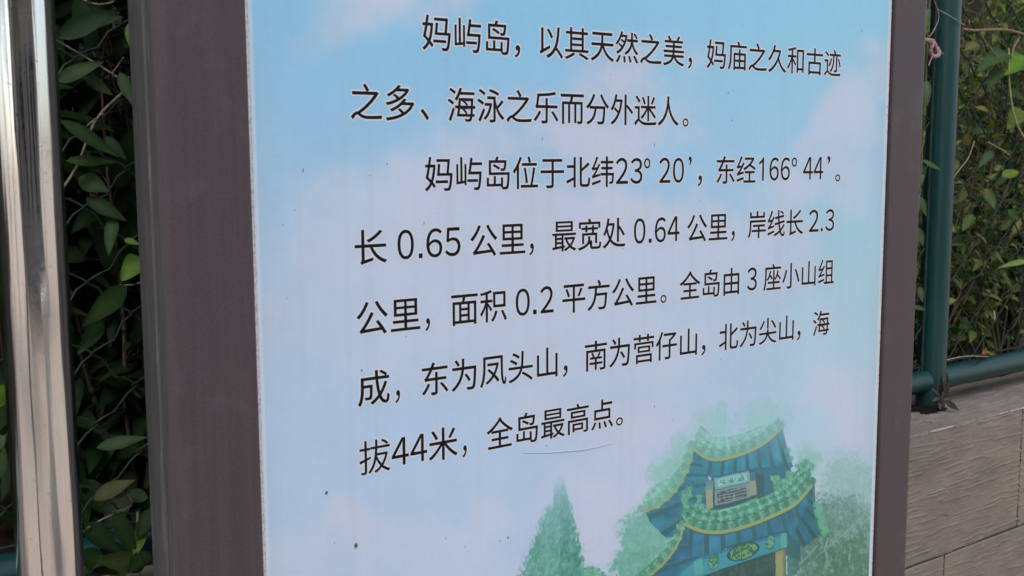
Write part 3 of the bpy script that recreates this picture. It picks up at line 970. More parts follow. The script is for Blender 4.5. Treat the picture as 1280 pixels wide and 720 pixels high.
# runs: (line, text, first ink px, last ink px, y px of the run's middle, kind)
RUNS = [
    (1, "妈屿岛", 527.8, 636.7, 45), (1, "，", 643.3, 650, 62), (1, "以其天然之美", 674.4, 855.1, 58), (1, "，", 860, 864.7, 80), (1, "妈庙之久和古迹", 883.3, 1051, 70),
    (2, "之多", 438.2, 517.8, 130), (2, "、", 526, 536, 145), (2, "海泳之乐而分外迷人", 559.6, 848.2, 132), (2, "。", 853.3, 860.4, 152),
    (3, "妈屿岛位于北纬", 531.1, 767.3, 218), (3, "23", 769.6, 802.9, 215), (3, "º", 804.9, 812.9, 204), (3, "20", 823.8, 854.9, 214), (3, "’", 860.7, 864.6, 200), (3, "，", 872.2, 877.3, 228),
    (3, "东经", 895.6, 944.4, 212), (3, "166", 948.6, 987.3, 212), (3, "º", 989.6, 996.2, 202), (3, "44", 1003.8, 1028.9, 212), (3, "’", 1034, 1037.8, 200), (3, "。", 1044, 1050, 221),
    (4, "长", 443.3, 483.3, 310), (4, "0", 496.7, 517.3, 306), (4, ".", 523.3, 528.2, 320), (4, "65", 532.7, 575.6, 304), (4, "公里", 587.8, 656.2, 300), (4, "，", 661.8, 667.1, 312), (4, "最宽处", 690.4, 781.6, 292),
    (4, "0", 792.2, 806.7, 290), (4, ".", 810.7, 814.4, 302), (4, "64", 818.4, 849.3, 286), (4, "公里", 858.9, 909.3, 284), (4, "，", 914, 918.2, 295), (4, "岸线长", 935.1, 1003.8, 280), (4, "2", 1011, 1023.3, 276), (4, ".", 1025.6, 1028.2, 288), (4, "3", 1031.6, 1042.7, 276),
    (5, "公里", 445.6, 524.9, 396), (5, "，", 531.8, 537.3, 405), (5, "面积", 564, 633.3, 385), (5, "0", 644.4, 662.2, 378), (5, ".", 666.2, 670.7, 390), (5, "2", 675.1, 691.8, 375), (5, "平方公里", 702.9, 820.4, 366), (5, "。", 825.6, 832.9, 371), (5, "全岛由", 849.6, 923.8, 355), (5, "3", 933.8, 946, 349), (5, "座小山组", 954.4, 1042.2, 343),
    (6, "成", 447.1, 486.7, 485), (6, "，", 494.4, 500, 496), (6, "东为凤头山", 527.1, 696.7, 462), (6, "，", 703.8, 709.3, 463), (6, "南为营仔山", 731, 871, 438), (6, "，", 876.7, 881.6, 438), (6, "北为尖山", 898.9, 991.8, 418), (6, "，", 996.2, 1000.4, 418), (6, "海", 1016, 1036.7, 405),
    (7, "拔", 448.9, 487.8, 572), (7, "44", 489.3, 533.8, 565), (7, "米", 536, 571.8, 555), (7, "，", 578.2, 583.3, 562), (7, "全岛最高点", 608.2, 766, 535), (7, "。", 770, 778.4, 522),
]
FULL = {c: chr(0xFF10 + i) for i, c in enumerate("0123456789")}
ONE = ([(0.30, 0.0), (0.385, 0.0), (0.385, 0.70), (0.325, 0.70), (0.285, 0.625), (0.15, 0.545), (0.15, 0.465), (0.30, 0.545)],
       [(0, 1, 7), (1, 2, 7), (2, 3, 4, 7), (4, 5, 6, 7)])


def glyph(ch):
    if ch == "1": return ONE
    if ch == ".": return ([(0, 0), (0.1, 0), (0.1, 0.1), (0, 0.1)], [(0, 1, 2, 3)])
    c_ = FULL.get(ch, ch)
    if ch in "º’": return gl(c_, 0.0)

    def area(g_):
        return sum(abs(sum(g_[0][f[i]][0] * g_[0][f[(i + 1) % len(f)]][1] - g_[0][f[(i + 1) % len(f)]][0] * g_[0][f[i]][1] for i in range(len(f)))) / 2 for f in g_[1])
    a0_ = area(gl(c_, 0.0))
    for off in (0.0055, 0.0045, 0.0035, 0.0025):        # thicken the stroke a little where the outline stays sound
        if 1.0 + 5 * off < area(gl(c_, off)) / a0_ < 1.32: return gl(c_, off)
    return gl(c_, 0.0)


def outline(vs, fs, sx, sy, wdt):
    """Quads hugging the glyph's outline: the pale glow printed round each letter."""
    cnt = {}
    for f in fs:
        for i in range(len(f)):
            e = (f[i], f[(i + 1) % len(f)]); k = (min(e), max(e)); cnt.setdefault(k, []).append(e)
    out = []
    for k, es in cnt.items():
        if len(es) != 1: continue
        p0 = Vector((vs[es[0][0]][0] * sx, vs[es[0][0]][1] * sy)); p1 = Vector((vs[es[0][1]][0] * sx, vs[es[0][1]][1] * sy))
        d = p1 - p0
        if d.length < 1e-7: continue
        d.normalize(); n_ = Vector((d.y, -d.x))
        q0 = p0 - d * wdt * 0.55; q1 = p1 + d * wdt * 0.55
        h_ = wdt * 0.55
        out.append([p0, q0 + n_ * h_, p0 + n_ * wdt, p1 + n_ * wdt, q1 + n_ * h_, p1])
    return out


DIG = "0123456789."
ADV = 0.555
NARROW = {"0": (0.04, 0.50), "2": (0.04, 0.50), "3": (0.03, 0.49), "4": (0.02, 0.53), "5": (0.03, 0.49), "6": (0.05, 0.51), "1": (0.10, 0.34)}
pieces = []
for (l, txt, x0, x1, yy) in RUNS:
    a0, a1 = a_of(x0, yy), a_of(x1, yy)
    glyphs = []
    if txt == ".":
        bx = bbox(glyph(".")[0]); sx = (a1 - a0) / 0.1; glyphs.append((".", a0, sx, sx * 1.05, 0.0))
    elif all(ch in DIG for ch in txt):
        wd = (len(txt) - 1) * ADV + NARROW[txt[-1]][1] - NARROW[txt[0]][0]
        k = (a1 - a0) / wd
        sy = 0.0302 / 0.755
        for i, ch in enumerate(txt):
            bx = bbox(glyph(ch)[0]); l0, l1 = NARROW[ch]
            gx0 = a0 + (i * ADV + l0 - NARROW[txt[0]][0]) * k
            sx = (l1 - l0) * k / (bx[1] - bx[0])
            hs_ = (0.0302 if l == 7 else 0.0313) / (bx[3] - bx[2])
            glyphs.append((ch, gx0 - bx[0] * sx, sx, hs_, -bx[2] * hs_ - (0.0003 if ch in "0356" else 0)))
    elif txt in "，。、º’":
        bx = bbox(gl(txt, 0.0)[0]); sx = (a1 - a0) / (bx[1] - bx[0])
        hgt, low = {"º": (0.0128, 0.0180), "’": (0.0110, 0.0215), "。": (0.0100, -0.0035), "，": (0.0135, -0.0052), "、": (0.0118, -0.0022)}[txt]
        sy = hgt / (bx[3] - bx[2])
        glyphs.append((txt, a0 - bx[0] * sx, sx, sy, low - bx[2] * sy))
    else:
        b0 = bbox(gl(txt[0], 0.0)[0]); b1 = bbox(gl(txt[-1], 0.0)[0])
        wd = (len(txt) - 1) + b1[1] - b0[0]; sx = (a1 - a0) / wd
        for i, ch in enumerate(txt): glyphs.append((ch, a0 + (i - b0[0]) * sx, sx, EMY, 0.0))
    if pieces and pieces[-1][0] == l and (a0 - pieces[-1][2] < 0.0075 or txt in "，。、º’"):
        pieces[-1][1] += glyphs; pieces[-1][2] = a1
    else:
        pieces.append([l, glyphs, a1])
for l, glyphs, _e in pieces:
    mb = MB(); q_ = 0
    for ch, gx, sx, sy, dy in glyphs:
        zb = ZO - base_b(l) + dy
        vs, fs = glyph(ch)
        mb.add([(gx + q[0] * sx, -0.00024, zb + q[1] * sy) for q in vs], fs, 0, None, False)
        for quad in outline(vs, fs, sx, sy, 0.0017 if ch not in "º’" else 0.0009):
            q_ += 1
            yo = -0.00008 - 0.00010 * ((q_ * 37) % 101) / 101
            mb.add([(gx + q[0], yo, zb + q[1]) for q in quad], [(5, 4, 3, 2, 1, 0)], 1, None, False)
    mb.build("lettering", [m_ink, m_halo], sheet)

# dirt and a crease on the film
m_dirt, t, p = mat("dirt", (0.09, 0.075, 0.065), 0.8)
m_crease, t, p = mat("creased_film", (0.46, 0.47, 0.53), 0.45)
for px, py, r_, ex in ((445, 682, 3.0, 1.3), (408, 616, 2.2, 1.1), (635, 672, 1.7, 1.2), (379, 213, 1.2, 4.5), (530, 279, 0.9, 4.5), (818, 181, 0.9, 4), (452, 463, 1.4, 1.2), (910, 116, 1.1, 1.1), (484, 205, 1.2, 1), (818, 508, 0.8, 4.5), (625, 676, 1.0, 1.2), (683, 557, 1.2, 1)) + tuple((rnd.uniform(330, 1090), rnd.uniform(10, 700), rnd.uniform(.5, .8), rnd.choice((1, 1.3, 4))) for _ in range(22)):
    c0 = at(px, py, -0.0002); k = r_ / 1360 * (1.1 if ex < 2 else 0.65)
    mb = MB(); n_ = 11; vs = [(c0.x, -0.0009, c0.z)]
    for i in range(n_):
        a = 2 * math.pi * i / n_; q = k * rnd.uniform(.65, 1.2)
        vs.append((c0.x + math.cos(a) * q * 0.85 + 0.12 * math.sin(a) * q * ex, -0.00025, c0.z + math.sin(a) * q * ex))
    mb.add(vs, [(0, i + 1, (i + 1) % n_ + 1) for i in range(n_)])
    mb.build("dirt_speck", m_dirt, sheet)
cp = [at(x, y, -0.0003) for x, y in curve([(652, 566), (680, 566), (708, 564), (730, 562), (750, 558), (766, 554)], 5)]
mb = MB(); L = len(cp) - 1
mb.tube(cp, [0.0001 + 0.0007 * math.sin(math.pi * i / L) ** .6 for i in range(L + 1)], 8)
mb.build("crease", m_crease, sheet)

# ------------------------------------------------------------------ stainless steel post
post = thing("stainless_steel_post", "shiny round stainless steel post left of the sign", "post")
pcx, pcy, pr = -0.1858, 0.05, 0.0291
mb = MB(); mb.tube([(pcx, pcy, 0.0), (pcx, pcy, 1.2), (pcx, pcy, 2.3)], pr, 64)
mb.build("tube", m_steel, post)
mb = MB(); mb.tube([(pcx, pcy, 0.0), (pcx, pcy, 0.006), (pcx, pcy, 0.02), (pcx, pcy, 0.032)], [0.062, 0.062, 0.052, pr + 0.001], 48)
mb.build("base_flange", m_steel, post)
mb = MB(); mb.tube([(pcx, pcy, 2.3), (pcx, pcy, 2.315), (pcx, pcy, 2.33)], [pr + 0.002, pr + 0.002, 0.012], 48)
mb.build("end_cap", m_steel, post)

# ------------------------------------------------------------------ plants
PAL_DARK = [(0.012, 0.034, 0.010), (0.016, 0.044, 0.012), (0.022, 0.052, 0.014), (0.013, 0.036, 0.015)]
PAL_SHADE = [(0.008, 0.020, 0.007), (0.010, 0.026, 0.008), (0.013, 0.031, 0.010)]  # leaf greens darkened to carry the deep shade of the left gap
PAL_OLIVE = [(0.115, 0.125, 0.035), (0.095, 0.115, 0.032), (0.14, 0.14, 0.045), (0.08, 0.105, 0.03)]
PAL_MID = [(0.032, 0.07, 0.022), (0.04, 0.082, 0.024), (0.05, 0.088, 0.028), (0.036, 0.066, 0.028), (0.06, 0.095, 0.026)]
PAL_LIGHT = [(0.085, 0.17, 0.02), (0.07, 0.16, 0.02), (0.11, 0.165, 0.028)]
PAL_DRY = [(0.16, 0.11, 0.06), (0.12, 0.075, 0.04), (0.20, 0.15, 0.08)]


def rv(s=1.0):
    return Vector((rnd.uniform(-s, s), rnd.uniform(-s, s), rnd.uniform(-s, s)))


def shrub(name, label, cat, base, size, nstem, nleaf, L0, L1, wr, pals, group, kind='lance', stemcol=(0.07, 0.05, 0.03), spread=1.0):
    o = thing(name, label, cat, group)
    ms, ml = MB(), MB()
    bx, by, bz = base
    for s in range(nstem):
        tip = Vector((bx + rnd.uniform(-1, 1) * size[0], by + rnd.uniform(-1, 1) * size[1], bz + size[2] * rnd.uniform(0.35, 1.05)))
        st = Vector((bx + rnd.uniform(-.5, .5) * size[0] * spread, by + rnd.uniform(-.4, .4) * size[1] * spread, bz - 0.03))
        mid = (st + tip) / 2 + Vector((rnd.uniform(-.08, .08), rnd.uniform(-.08, .08), rnd.uniform(0, .12)))
        pts = []
        for i in range(9):
            u = i / 8
            pts.append(st * (1 - u) ** 2 + mid * 2 * u * (1 - u) + tip * u * u + rv(0.008))
        ms.tube(pts, [0.0042 * (1 - 0.75 * i / 8) for i in range(9)], 5, col=tuple(v * rnd.uniform(.7, 1.3) for v in stemcol))
        pal = rnd.choice(pals)
        for q in range(nleaf // nstem):
            u = rnd.random() ** 0.75 * 8; i = min(int(u), 7); p_ = pts[i].lerp(pts[i + 1], u - i)
            ax = (pts[i + 1] - pts[i]).normalized()
            d = (ax * 0.35 + rv(1.0) + Vector((0, -0.55, -0.10))).normalized()
            nrm = (Vector((0, -0.55, 0.85)) + rv(0.55))
            Lf = rnd.uniform(L0, L1)
            c0 = rnd.choice(pal if rnd.random() < .85 else rnd.choice(pals)); k = rnd.uniform(.75, 1.25)
            p2 = p_ + d * Lf * 0.25
            ms.tube([p_, p2], 0.0008, 3, col=stemcol, caps=False)
            ml.leaf(p2, d, nrm, Lf, Lf * wr * rnd.uniform(.8, 1.2), rnd.uniform(.05, .7), rnd.uniform(.1, .45), tuple(v * k for v in c0), kind, 5)
    ms.build("stems", m_stem, o)
    ml.build("leaves", m_leaf, o)
    return o


def hero(ml, ms, items, Y, default_kind='lance'):
    for it in items:
        (bx, by), (tx, ty), wpx, pal = it[:4]
        kind = it[4] if len(it) > 4 else default_kind
        y0 = Y + rnd.uniform(-.015, .015)
        b = at(bx, by, y0); tp = at(tx, ty, y0 - rnd.uniform(.0, .03))
        d = tp - b
        dist = (Vector(CAM) - b).length
        view = (Vector(CAM) - b).normalized()
        nrm = view + Vector((rnd.uniform(-.3, .3), 0, rnd.uniform(0.1, .6)))
        k = rnd.uniform(.85, 1.15); c0 = rnd.choice(pal)
        ml.leaf(b, d, nrm, d.length, wpx / F * dist, rnd.uniform(.0, .25), rnd.uniform(.15, .35), tuple(v * k for v in c0), kind, 9)


# vine with long leaves in the gap between the steel post and the sign
vine = thing("climbing_vine", "dark long leaved vine climbing the fence between steel post and sign", "vine")
ml, ms = MB(), MB()
GL = [(0.034, 0.06, 0.03), (0.042, 0.068, 0.036)]
items = [((77, 37), (155, 14), 24, GL), ((72, 48), (149, 8), 26, PAL_DARK), ((72, 102), (127, 74), 21, PAL_MID), ((105, 96), (141, 118), 15, PAL_MID),
         ((76, 150), (149, 196), 19, PAL_MID), ((82, 201), (150, 200), 15, PAL_MID), ((132, 170), (158, 200), 14, PAL_DARK), ((98, 222), (136, 240), 26, PAL_DARK),
         ((107, 247), (158, 275), 20, PAL_DARK), ((143, 270), (134, 318), 18, PAL_DARK), ((177, 322), (151, 351), 27, PAL_LIGHT, 'heart'), ((155, 299), (175, 305), 9, PAL_LIGHT),
         ((158, 357), (106, 406), 28, PAL_DARK), ((128, 400), (100, 440), 22, PAL_DARK), ((142, 640), (176, 702), 24, PAL_MID), ((178, 658), (167, 698), 17, PAL_LIGHT),
         ((137, 722), (168, 706), 17, PAL_LIGHT), ((152, 604), (147, 623), 20, GL, 'round'), ((160, 618), (184, 622), 17, GL, 'round'), ((117, 624), (166, 598), 22, [(0.07, 0.07, 0.025)]),
         ((182, 706), (120, 700), 30, PAL_MID), ((100, 690), (140, 712), 26, PAL_DARK), ((150, 680), (118, 708), 24, PAL_DARK), ((186, 690), (160, 716), 22, PAL_DARK), ((92, 716), (132, 694), 24, PAL_DARK), ((190, 635), (170, 675), 20, PAL_DARK), ((105, 655), (150, 690), 30, PAL_DARK), ((100, 700), (150, 716), 24, PAL_MID), ((120, 560), (185, 545), 18, PAL_DARK), ((150, 90), (165, 130), 16, PAL_DARK), ((160, 30), (170, 70), 14, PAL_LIGHT),
         ((-14, 505), (5, 480), 30, PAL_LIGHT), ((-20, 600), (6, 560), 34, PAL_MID), ((-10, 260), (-2, 220), 20, PAL_MID), ((-16, 560), (8, 545), 26, PAL_DARK)]
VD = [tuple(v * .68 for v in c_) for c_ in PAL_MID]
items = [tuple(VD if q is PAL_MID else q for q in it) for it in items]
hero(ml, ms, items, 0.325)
tan = (0.20, 0.17, 0.12)
for pts, r_ in (([(70, 50), (105, 70), (140, 92), (165, 108)], .0011), ([(140, 92), (150, 78), (154, 72)], .001), ([(142, 95), (158, 97), (166, 97)], .0012),
                ([(105, 0), (120, 5), (140, 3), (146, -4)], .0011), ([(106, 663), (130, 648), (164, 632), (160, 618), (158, 606)], .0012), ([(142, 640), (165, 632)], .001),
                ([(110, 156), (128, 142)], .001), ([(172, 640), (172, 700), (178, 740)], .0016), ([(177, 322), (190, 318)], .0012), ([(150, 356), (165, 356), (185, 350)], .001), ([(60, 260), (95, 210), (120, 150), (160, 110)], .0016)):
    ms = MB(); ms.tube([at(x, y, 0.325 + rnd.uniform(-.01, .01)) for x, y in curve(pts, 5)], r_, 6, col=tan); ms.build("stem", m_stem, vine)
ml.build("leaves", m_leaf, vine)

gl_ = "shrubs growing behind the fence"
# left end, seen through the narrow gap
shrub("leafy_shrub", "dense shade darkened broad leaved shrub behind the fence left of the sign", "shrub", (0.03, 0.60, 0.92), (0.27, 0.14, 1.35), 46, 1300, .06, .125, .34, [PAL_SHADE], gl_)
shrub("leafy_shrub", "tall shadowed shrub hidden mostly by the sign frame", "shrub", (0.52, 0.66, 0.92), (0.32, 0.18, 1.25), 30, 700, .05, .10, .34, [PAL_SHADE], gl_)
shrub("leafy_shrub", "shadowy shrub seen past the left edge of the steel post", "shrub", (-0.52, 0.66, 0.92), (0.36, 0.18, 1.25), 40, 1000, .06, .12, .34, [PAL_SHADE, PAL_DARK], gl_)
# right end
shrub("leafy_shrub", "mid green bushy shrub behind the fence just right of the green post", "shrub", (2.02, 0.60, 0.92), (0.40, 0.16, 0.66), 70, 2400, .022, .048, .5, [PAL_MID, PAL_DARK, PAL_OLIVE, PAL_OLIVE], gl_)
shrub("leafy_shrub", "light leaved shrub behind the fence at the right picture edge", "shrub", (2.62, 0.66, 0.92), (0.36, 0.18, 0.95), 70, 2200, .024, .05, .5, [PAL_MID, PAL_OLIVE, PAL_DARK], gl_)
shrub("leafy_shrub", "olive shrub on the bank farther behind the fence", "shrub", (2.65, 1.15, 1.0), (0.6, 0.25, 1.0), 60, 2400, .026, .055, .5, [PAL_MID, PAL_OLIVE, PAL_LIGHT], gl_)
shrub("leafy_shrub", "yellow green shrub standing high on the bank behind the post", "shrub", (3.4, 1.7, 1.4), (0.9, 0.3, 1.2), 60, 2000, .04, .08, .5, [PAL_OLIVE, PAL_OLIVE, PAL_LIGHT], gl_)
shrub("leafy_shrub", "small shrub behind the sign beside the green post", "shrub", (1.35, 0.62, 0.92), (0.3, 0.14, 1.2), 26, 420, .03, .06, .5, [PAL_MID, PAL_DARK], gl_)
shrub("dry_brush", "brown tangle of dry brush stems behind the green fence post", "dry brush", (2.25, 0.88, 0.95), (0.42, 0.18, 1.0), 90, 520, .02, .05, .3, [PAL_DRY, PAL_DRY, PAL_MID], None, 'lance', (0.16, 0.11, 0.07))

# trailing vine over the fence, right edge
tv = thing("trailing_vine", "bright green vine with heart shaped leaves hanging over the fence at right", "vine")
ml, ms = MB(), MB()
hero(ml, ms, [((1258, 66), (1228, 78), 22, PAL_MID, 'heart'), ((1280, 70), (1254, 92), 26, PAL_LIGHT, 'heart'), ((1250, 86), (1236, 106), 16, PAL_MID, 'heart'), ((1285, 90), (1268, 84), 16, PAL_LIGHT, 'heart'),
              ((1276, 136), (1262, 158), 20, [(0.07, 0.10, 0.018)], 'heart'), ((1268, 110), (1262, 122), 12, PAL_MID, 'heart'), ((1284, 326), (1250, 333), 8, [(0.16, 0.22, 0.06)]), 
              ((1232, 235), (1244, 262), 14, PAL_MID), ((1206, 168), (1213, 182), 12, [(0.075, 0.08, 0.02)], 'round'), ((1180, 278), (1198, 290), 12, PAL_LIGHT), ((1260, 262), (1276, 276), 12, PAL_MID),
              ((1180, 378), (1196, 374), 10, PAL_LIGHT), ((1252, 220), (1275, 214), 14, PAL_LIGHT), ((1216, 268), (1204, 285), 13, PAL_MID), ((1240, 190), (1225, 205), 12, PAL_MID)], 0.352)
yel = (0.26, 0.27, 0.10)
ms = MB(); ms.tube([at(x, y, .345) for x, y in curve([(1261, 60), (1261, 92), (1264, 125), (1271, 155), (1284, 178)], 6)], .0022, 7, col=yel); ms.build("stem", m_stem, tv)
ms = MB(); ms.tube([at(x, y, .348) for x, y in curve([(1204, 36), (1218, 38), (1240, 37), (1262, 38), (1290, 46)], 6)], .0030, 7, col=(.17, .12, .07)); ms.build("stem", m_stem, tv)
ms = MB(); ms.tube([at(x, y, .35) for x, y in curve([(1225, 41), (1232, 52), (1238, 60), (1256, 84)], 6)], .0014, 6, col=(.2, .15, .09)); ms.build("stem", m_stem, tv)
ms = MB(); ms.tube([at(x, y, .352) for x, y in curve([(1275, 46), (1268, 58), (1264, 72)], 6)], .002, 6, col=(.2, .15, .09)); ms.build("stem", m_stem, tv)
ms = MB(); ms.tube([at(x, y, .35) for x, y in curve([(1218, 176), (1210, 198), (1196, 216), (1190, 228)], 6)], .0013, 6, col=(.22, .18, .12)); ms.build("stem", m_stem, tv)
ms = MB(); ms.tube([at(x, y, .35) for x, y in curve([(1235, 178), (1250, 186), (1262, 194)], 6)], .0016, 6, col=(.2, .16, .1)); ms.build("stem", m_stem, tv)
ml.build("leaves", m_leaf, tv)

# thin creeper running up beside the green post
cr = thing("thin_creeper", "thin creeper with small curled leaves climbing left of the green post", "creeper")
ml, ms = MB(), MB()
pts = [(1140, 420), (1142, 370), (1145, 320), (1147, 280), (1150, 240), (1152, 200), (1154, 160), (1156, 120), (1158, 80), (1160, 40), (1163, 0), (1166, -60)]
ms = MB(); ms.tube([at(x + rnd.uniform(-1, 1), y, .352) for x, y in curve(pts, 6)], .0016, 6, col=(.10, .11, .06)); ms.build("stem", m_stem, cr)
ms = MB(); ms.tube([at(x, y, .346) for x, y in curve([(1167, -20), (1168, 0), (1172, 12), (1173, 25), (1166, 40), (1161, 47)], 6)], .0011, 6, col=(.22, .2, .17)); ms.build("stem", m_stem, cr)
ms = MB(); ms.tube([at(x, y, .334) for x, y in curve([(1172, 12), (1182, 17), (1194, 24), (1206, 32)], 6)], .0011, 6, col=(.22, .2, .17)); ms.build("stem", m_stem, cr)
G2 = [(0.045, 0.085, 0.04), (0.06, 0.10, 0.045), (0.05, 0.075, 0.04)]
hero(ml, ms, [((1153, 200), (1177, 213), 7, G2), ((1152, 205), (1156, 222), 9, G2), ((1150, 245), (1158, 270), 9, G2), ((1152, 250), (1150, 272), 7, G2), ((1148, 285), (1154, 308), 10, G2), ((1146, 295), (1141, 318), 8, G2),
              ((1150, 358), (1153, 378), 8, G2), ((1140, 382), (1160, 388), 6, G2), ((1147, 335), (1141, 352), 6, G2), ((1158, 100), (1160, 130), 11, G2), ((1156, 60), (1154, 90), 9, G2), ((1160, 10), (1155, 40), 10, PAL_MID), ((1154, 215), (1146, 240), 9, G2),
              ((1150, 140), (1156, 165), 9, G2), ((1155, 30), (1152, 55), 9, PAL_LIGHT)], .348)
ml.build("leaves", m_leaf, cr)

# dried weed at the foot of the green post
wd = thing("dried_weed", "small dark withered weed at the foot of the green post", "weed")
ml, ms = MB(), MB()
WC = [(0.055, 0.052, 0.045), (0.04, 0.036, 0.03), (0.07, 0.066, 0.055)]
hero(ml, ms, [((1177, 500), (1176, 472), 6, WC), ((1178, 500), (1188, 476), 6, WC), ((1177, 497), (1166, 485), 6, WC), ((1178, 499), (1193, 499), 4, WC), ((1176, 498), (1175, 513), 6, WC), ((1180, 501), (1201, 513), 8, WC), ((1174, 497), (1165, 502), 5, WC), ((1178, 495), (1183, 470), 5, WC)], 0.325)
ms.tube([at(1178, 512, .33), at(1177, 498, .325), at(1179, 490, .325)], .0016, 6, col=(.08, .06, .05))
ms.build("stems", m_stem, wd); ml.build("leaves", m_leaf, wd)
mb = MB(); rings = []
for q, hq in ((1.0, -0.002), (0.8, 0.004), (0.55, 0.010), (0.2, 0.013)):
    rings.append([(1.692 + math.cos(a) * 0.062 * q * (1 + .22 * math.sin(a * 3 + q) + .12 * math.sin(a * 11)), 0.362 + math.sin(a) * 0.040 * q * (1 + .2 * math.sin(a * 5) + .1 * math.sin(a * 9)), ZT + hq * .6 + 0.002 * math.sin(a * 7)) for a in np.linspace(0, 2 * math.pi, 25)[:-1]])
mb.loft(rings, True, True)
structure(mb.build("soil", m_soil))
# two small leaves caught on the rail
m_dry = leaf_mat("dry_leaf", 0.6)
mb = MB()
for k in range(3):
    b = at(1228 + k * 2, 443 - k, 0.352); mb.leaf(b, (at(1242, 435 - 2 * k, .35) - b), (rnd.uniform(-.5, .5), -.6, .6), .026, .022, 1.0, .7, (.24 - .05 * k, .10, .045), 'round', 6)
tag(mb.build("dead_leaf", m_dry), "curled orange brown dead leaf lying on the green bottom rail", "dead leaf")
mb = MB()
b = at(1242, 388, .352); mb.leaf(b, at(1246, 406, .35) - b, (0.3, -1, .3), .03, .012, .2, .3, (.5, .48, .46), 'lance', 6)
tag(mb.build("pale_petal", m_dry), "small pale petal caught in the chain link near the rail", "petal")
mb = MB()
mb.tube([at(x, y, .345) for x, y in curve([(1178, 452), (1195, 447), (1215, 445), (1236, 446)], 5)], .001, 6, col=(.30, .26, .2))
tag(mb.build("straw", m_stem), "thin pale straw lying along the top of the green rail", "straw")

# knotted pink string on the post
m_str, t, p = mat("pink_cloth_string", (0.33, 0.21, 0.22), 0.9, spec=0.1)
n = noise_node(t, 900, 3, 0.6)
r = ramp(t, n.outputs[0], [(0.3, (0.24, 0.14, 0.15)), (0.7, (0.42, 0.29, 0.30))])
t.links.new(r.outputs[0], p.inputs["Base Color"]); bump(t, p, n.outputs[0], 0.001, 0.8)
ks = thing("knotted_string", "knotted loop of faded pink cloth string hanging on the green post", "string")
mb = MB(); pts = []
cc0 = at(1168, 62, .333)
for i in range(33):
    a = 2 * math.pi * i / 32
    pts.append(cc0 + Vector((math.cos(a) * .0125 + math.sin(a) * -.004, math.sin(2 * a) * .003, math.sin(a) * .0135)))
mb.tube(pts, [0.0042 + 0.0009 * math.sin(i * 1.9) for i in range(33)], 10, caps=False)
mb.build("loop", m_str, ks)
mb = MB()
kp = [at(x, y, .331) for x, y in ((1155, 49), (1159, 50), (1163, 51), (1166, 50), (1163, 53), (1160, 50), (1165, 54))]
mb.tube(kp, [.003, .0042, .005, .005, .005, .0045, .004], 10)
mb.build("knot", m_str, ks)
mb = MB()
mb.tube([at(x, y, .333) for x, y in curve([(1166, 70), (1163, 76), (1161, 82)], 4)], .0013, 6)
mb.build("loose_end", m_str, ks); mb = MB()
mb.tube([at(x, y, .333) for x, y in curve([(1174, 66), (1180, 67)], 4)], .0007, 6)
mb.build("loose_end", m_str, ks)

# ------------------------------------------------------------------ unseen plaza surroundings, put in to mirror in the steel post
m_wall, t, p = mat("pale_render", (0.30, 0.28, 0.26), 0.85)
m_glass, t, p = mat("dark_window_glass", (0.03, 0.035, 0.04), 0.08)
m_roof, t, p = mat("roof_tile", (0.16, 0.07, 0.05), 0.7)
bd = thing("low_building", "low pale building across the plaza behind the viewer", "building")
mb = MB(); mb.box(-9, 5, -16, -11, 0, 3.4); mb.build("wall", m_wall, bd)
mb = MB(); mb.loft([[(-9.5, -16.5, 3.4), (5.5, -16.5, 3.4), (5.5, -10.5, 3.4), (-9.5, -10.5, 3.4)], [(-7, -13.6, 4.9), (3, -13.6, 4.9), (3, -13.4, 4.9), (-7, -13.4, 4.9)]], True, True, 0, False)
mb.build("roof", m_roof, bd)
for x in (-7.5, -4.5, -1.5, 1.5):
    mb = MB(); mb.box(x, x + 1.5, -11.02, -10.97, 0.9, 2.5); mb.build("window", m_glass, bd)


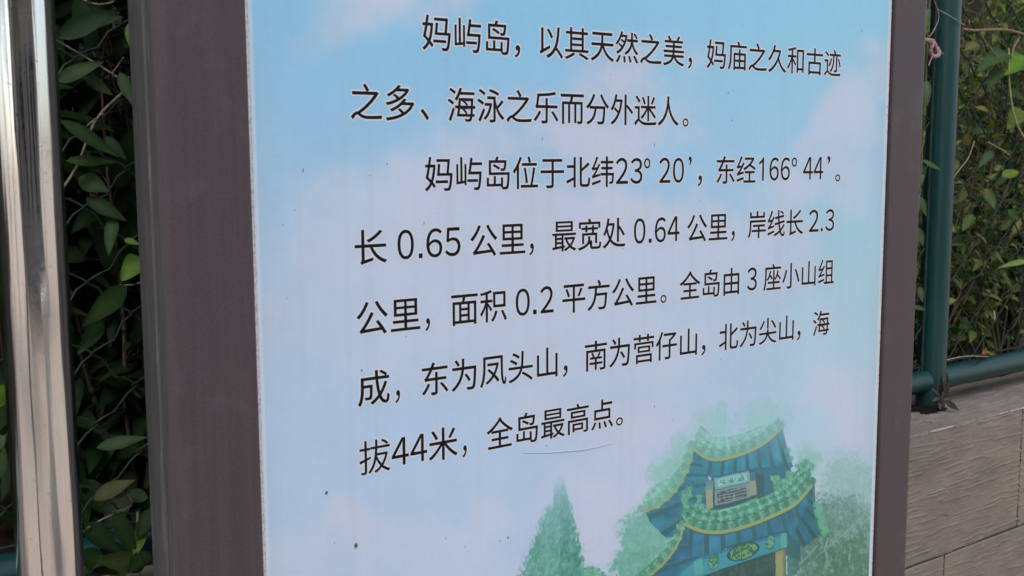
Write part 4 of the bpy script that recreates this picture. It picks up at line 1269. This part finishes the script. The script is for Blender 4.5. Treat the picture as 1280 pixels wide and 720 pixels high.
m_gran, t, p = mat("dark_granite", (0.035, 0.035, 0.04), 0.35)
n = noise_node(t, 60, 5, 0.6)
r = ramp(t, n.outputs[0], [(0.35, (0.02, 0.02, 0.024)), (0.65, (0.06, 0.06, 0.066))]); t.links.new(r.outputs[0], p.inputs["Base Color"])
gp = thing("added_dark_pillar", "unseen square dark granite pillar added for a dark stripe in the steel post", "pillar")  # invented pillar, mirrors as the dark stripe in the steel post
mb = MB(); mb.box(-2.20, -1.96, -2.17, -1.93, 0.12, 2.2, 0, 0.01); mb.build("shaft", m_gran, gp)
mb = MB(); mb.box(-2.26, -1.90, -2.23, -1.87, 0.0, 0.12, 0, 0.01); mb.build("plinth", m_gran, gp)
mb = MB(); mb.box(-2.24, -1.92, -2.21, -1.89, 2.2, 2.3, 0, 0.01); mb.build("capital", m_gran, gp)


m_white, t, p = mat("white_painted_render", (0.74, 0.71, 0.64), 0.7)
lw = thing("added_white_wall", "unseen short white rendered wall with a coping added for a pale stripe in the steel post", "wall")  # added out of view so the steel post mirrors a cream stripe
mb = MB(); mb.box(0.0, 1.25, -3.4, -3.1, 0.0, 0.92, 0, 0.008); mb.build("wall_body", m_white, lw)
mb = MB(); mb.box(-0.04, 1.29, -3.44, -3.06, 0.92, 0.98, 0, 0.008); mb.build("coping", m_white, lw)


def tree(x, y, h, label):
    o = thing("broadleaf_tree", label, "tree", "trees across the plaza")
    mb = MB(); mb.tube([(x, y, 0), (x + .1, y, h * .3), (x - .05, y + .1, h * .55), (x + .1, y, h * .85)], [.2, .16, .12, .04], 10, col=(.09, .07, .055))
    for k in range(7):
        a = k * 2.4; z = h * (.42 + .06 * k)
        mb.tube([(x, y, z), (x + math.cos(a) * h * .12, y + math.sin(a) * h * .12, z + h * .1), (x + math.cos(a) * h * .26, y + math.sin(a) * h * .26, z + h * .16)], [.06, .04, .015], 6, col=(.09, .07, .055))
    mb.build("trunk", m_stem, o)
    ml = MB()
    cl = [Vector((x + rnd.gauss(0, h * .17), y + rnd.gauss(0, h * .17), h * .68 + rnd.gauss(0, h * .13))) for _ in range(26)]
    for c in cl:
        for q in range(34):
            d = rv(1); p_ = c + Vector((rnd.gauss(0, .3), rnd.gauss(0, .3), rnd.gauss(0, .22)))
            ml.leaf(p_, d, Vector((0, 0, 1)) + rv(.6), .26, .13, .2, .2, rnd.choice(PAL_MID), 'lance', 2)
    ml.build("crown", m_leaf, o)


tree(-6.5, -6.5, 5.0, "round crowned tree across the plaza left of the low building")
tree(-11.0, -2.0, 6.0, "tall tree at the far left end of the plaza")
tree(6.0, -9.0, 5.5, "broad tree across the plaza right of the low building")
tree(-4.2, -7.6, 5.2, "slender tree across the plaza in front of the low building")
tree(-8.8, -4.6, 5.6, "leafy tree across the plaza between two other trees")
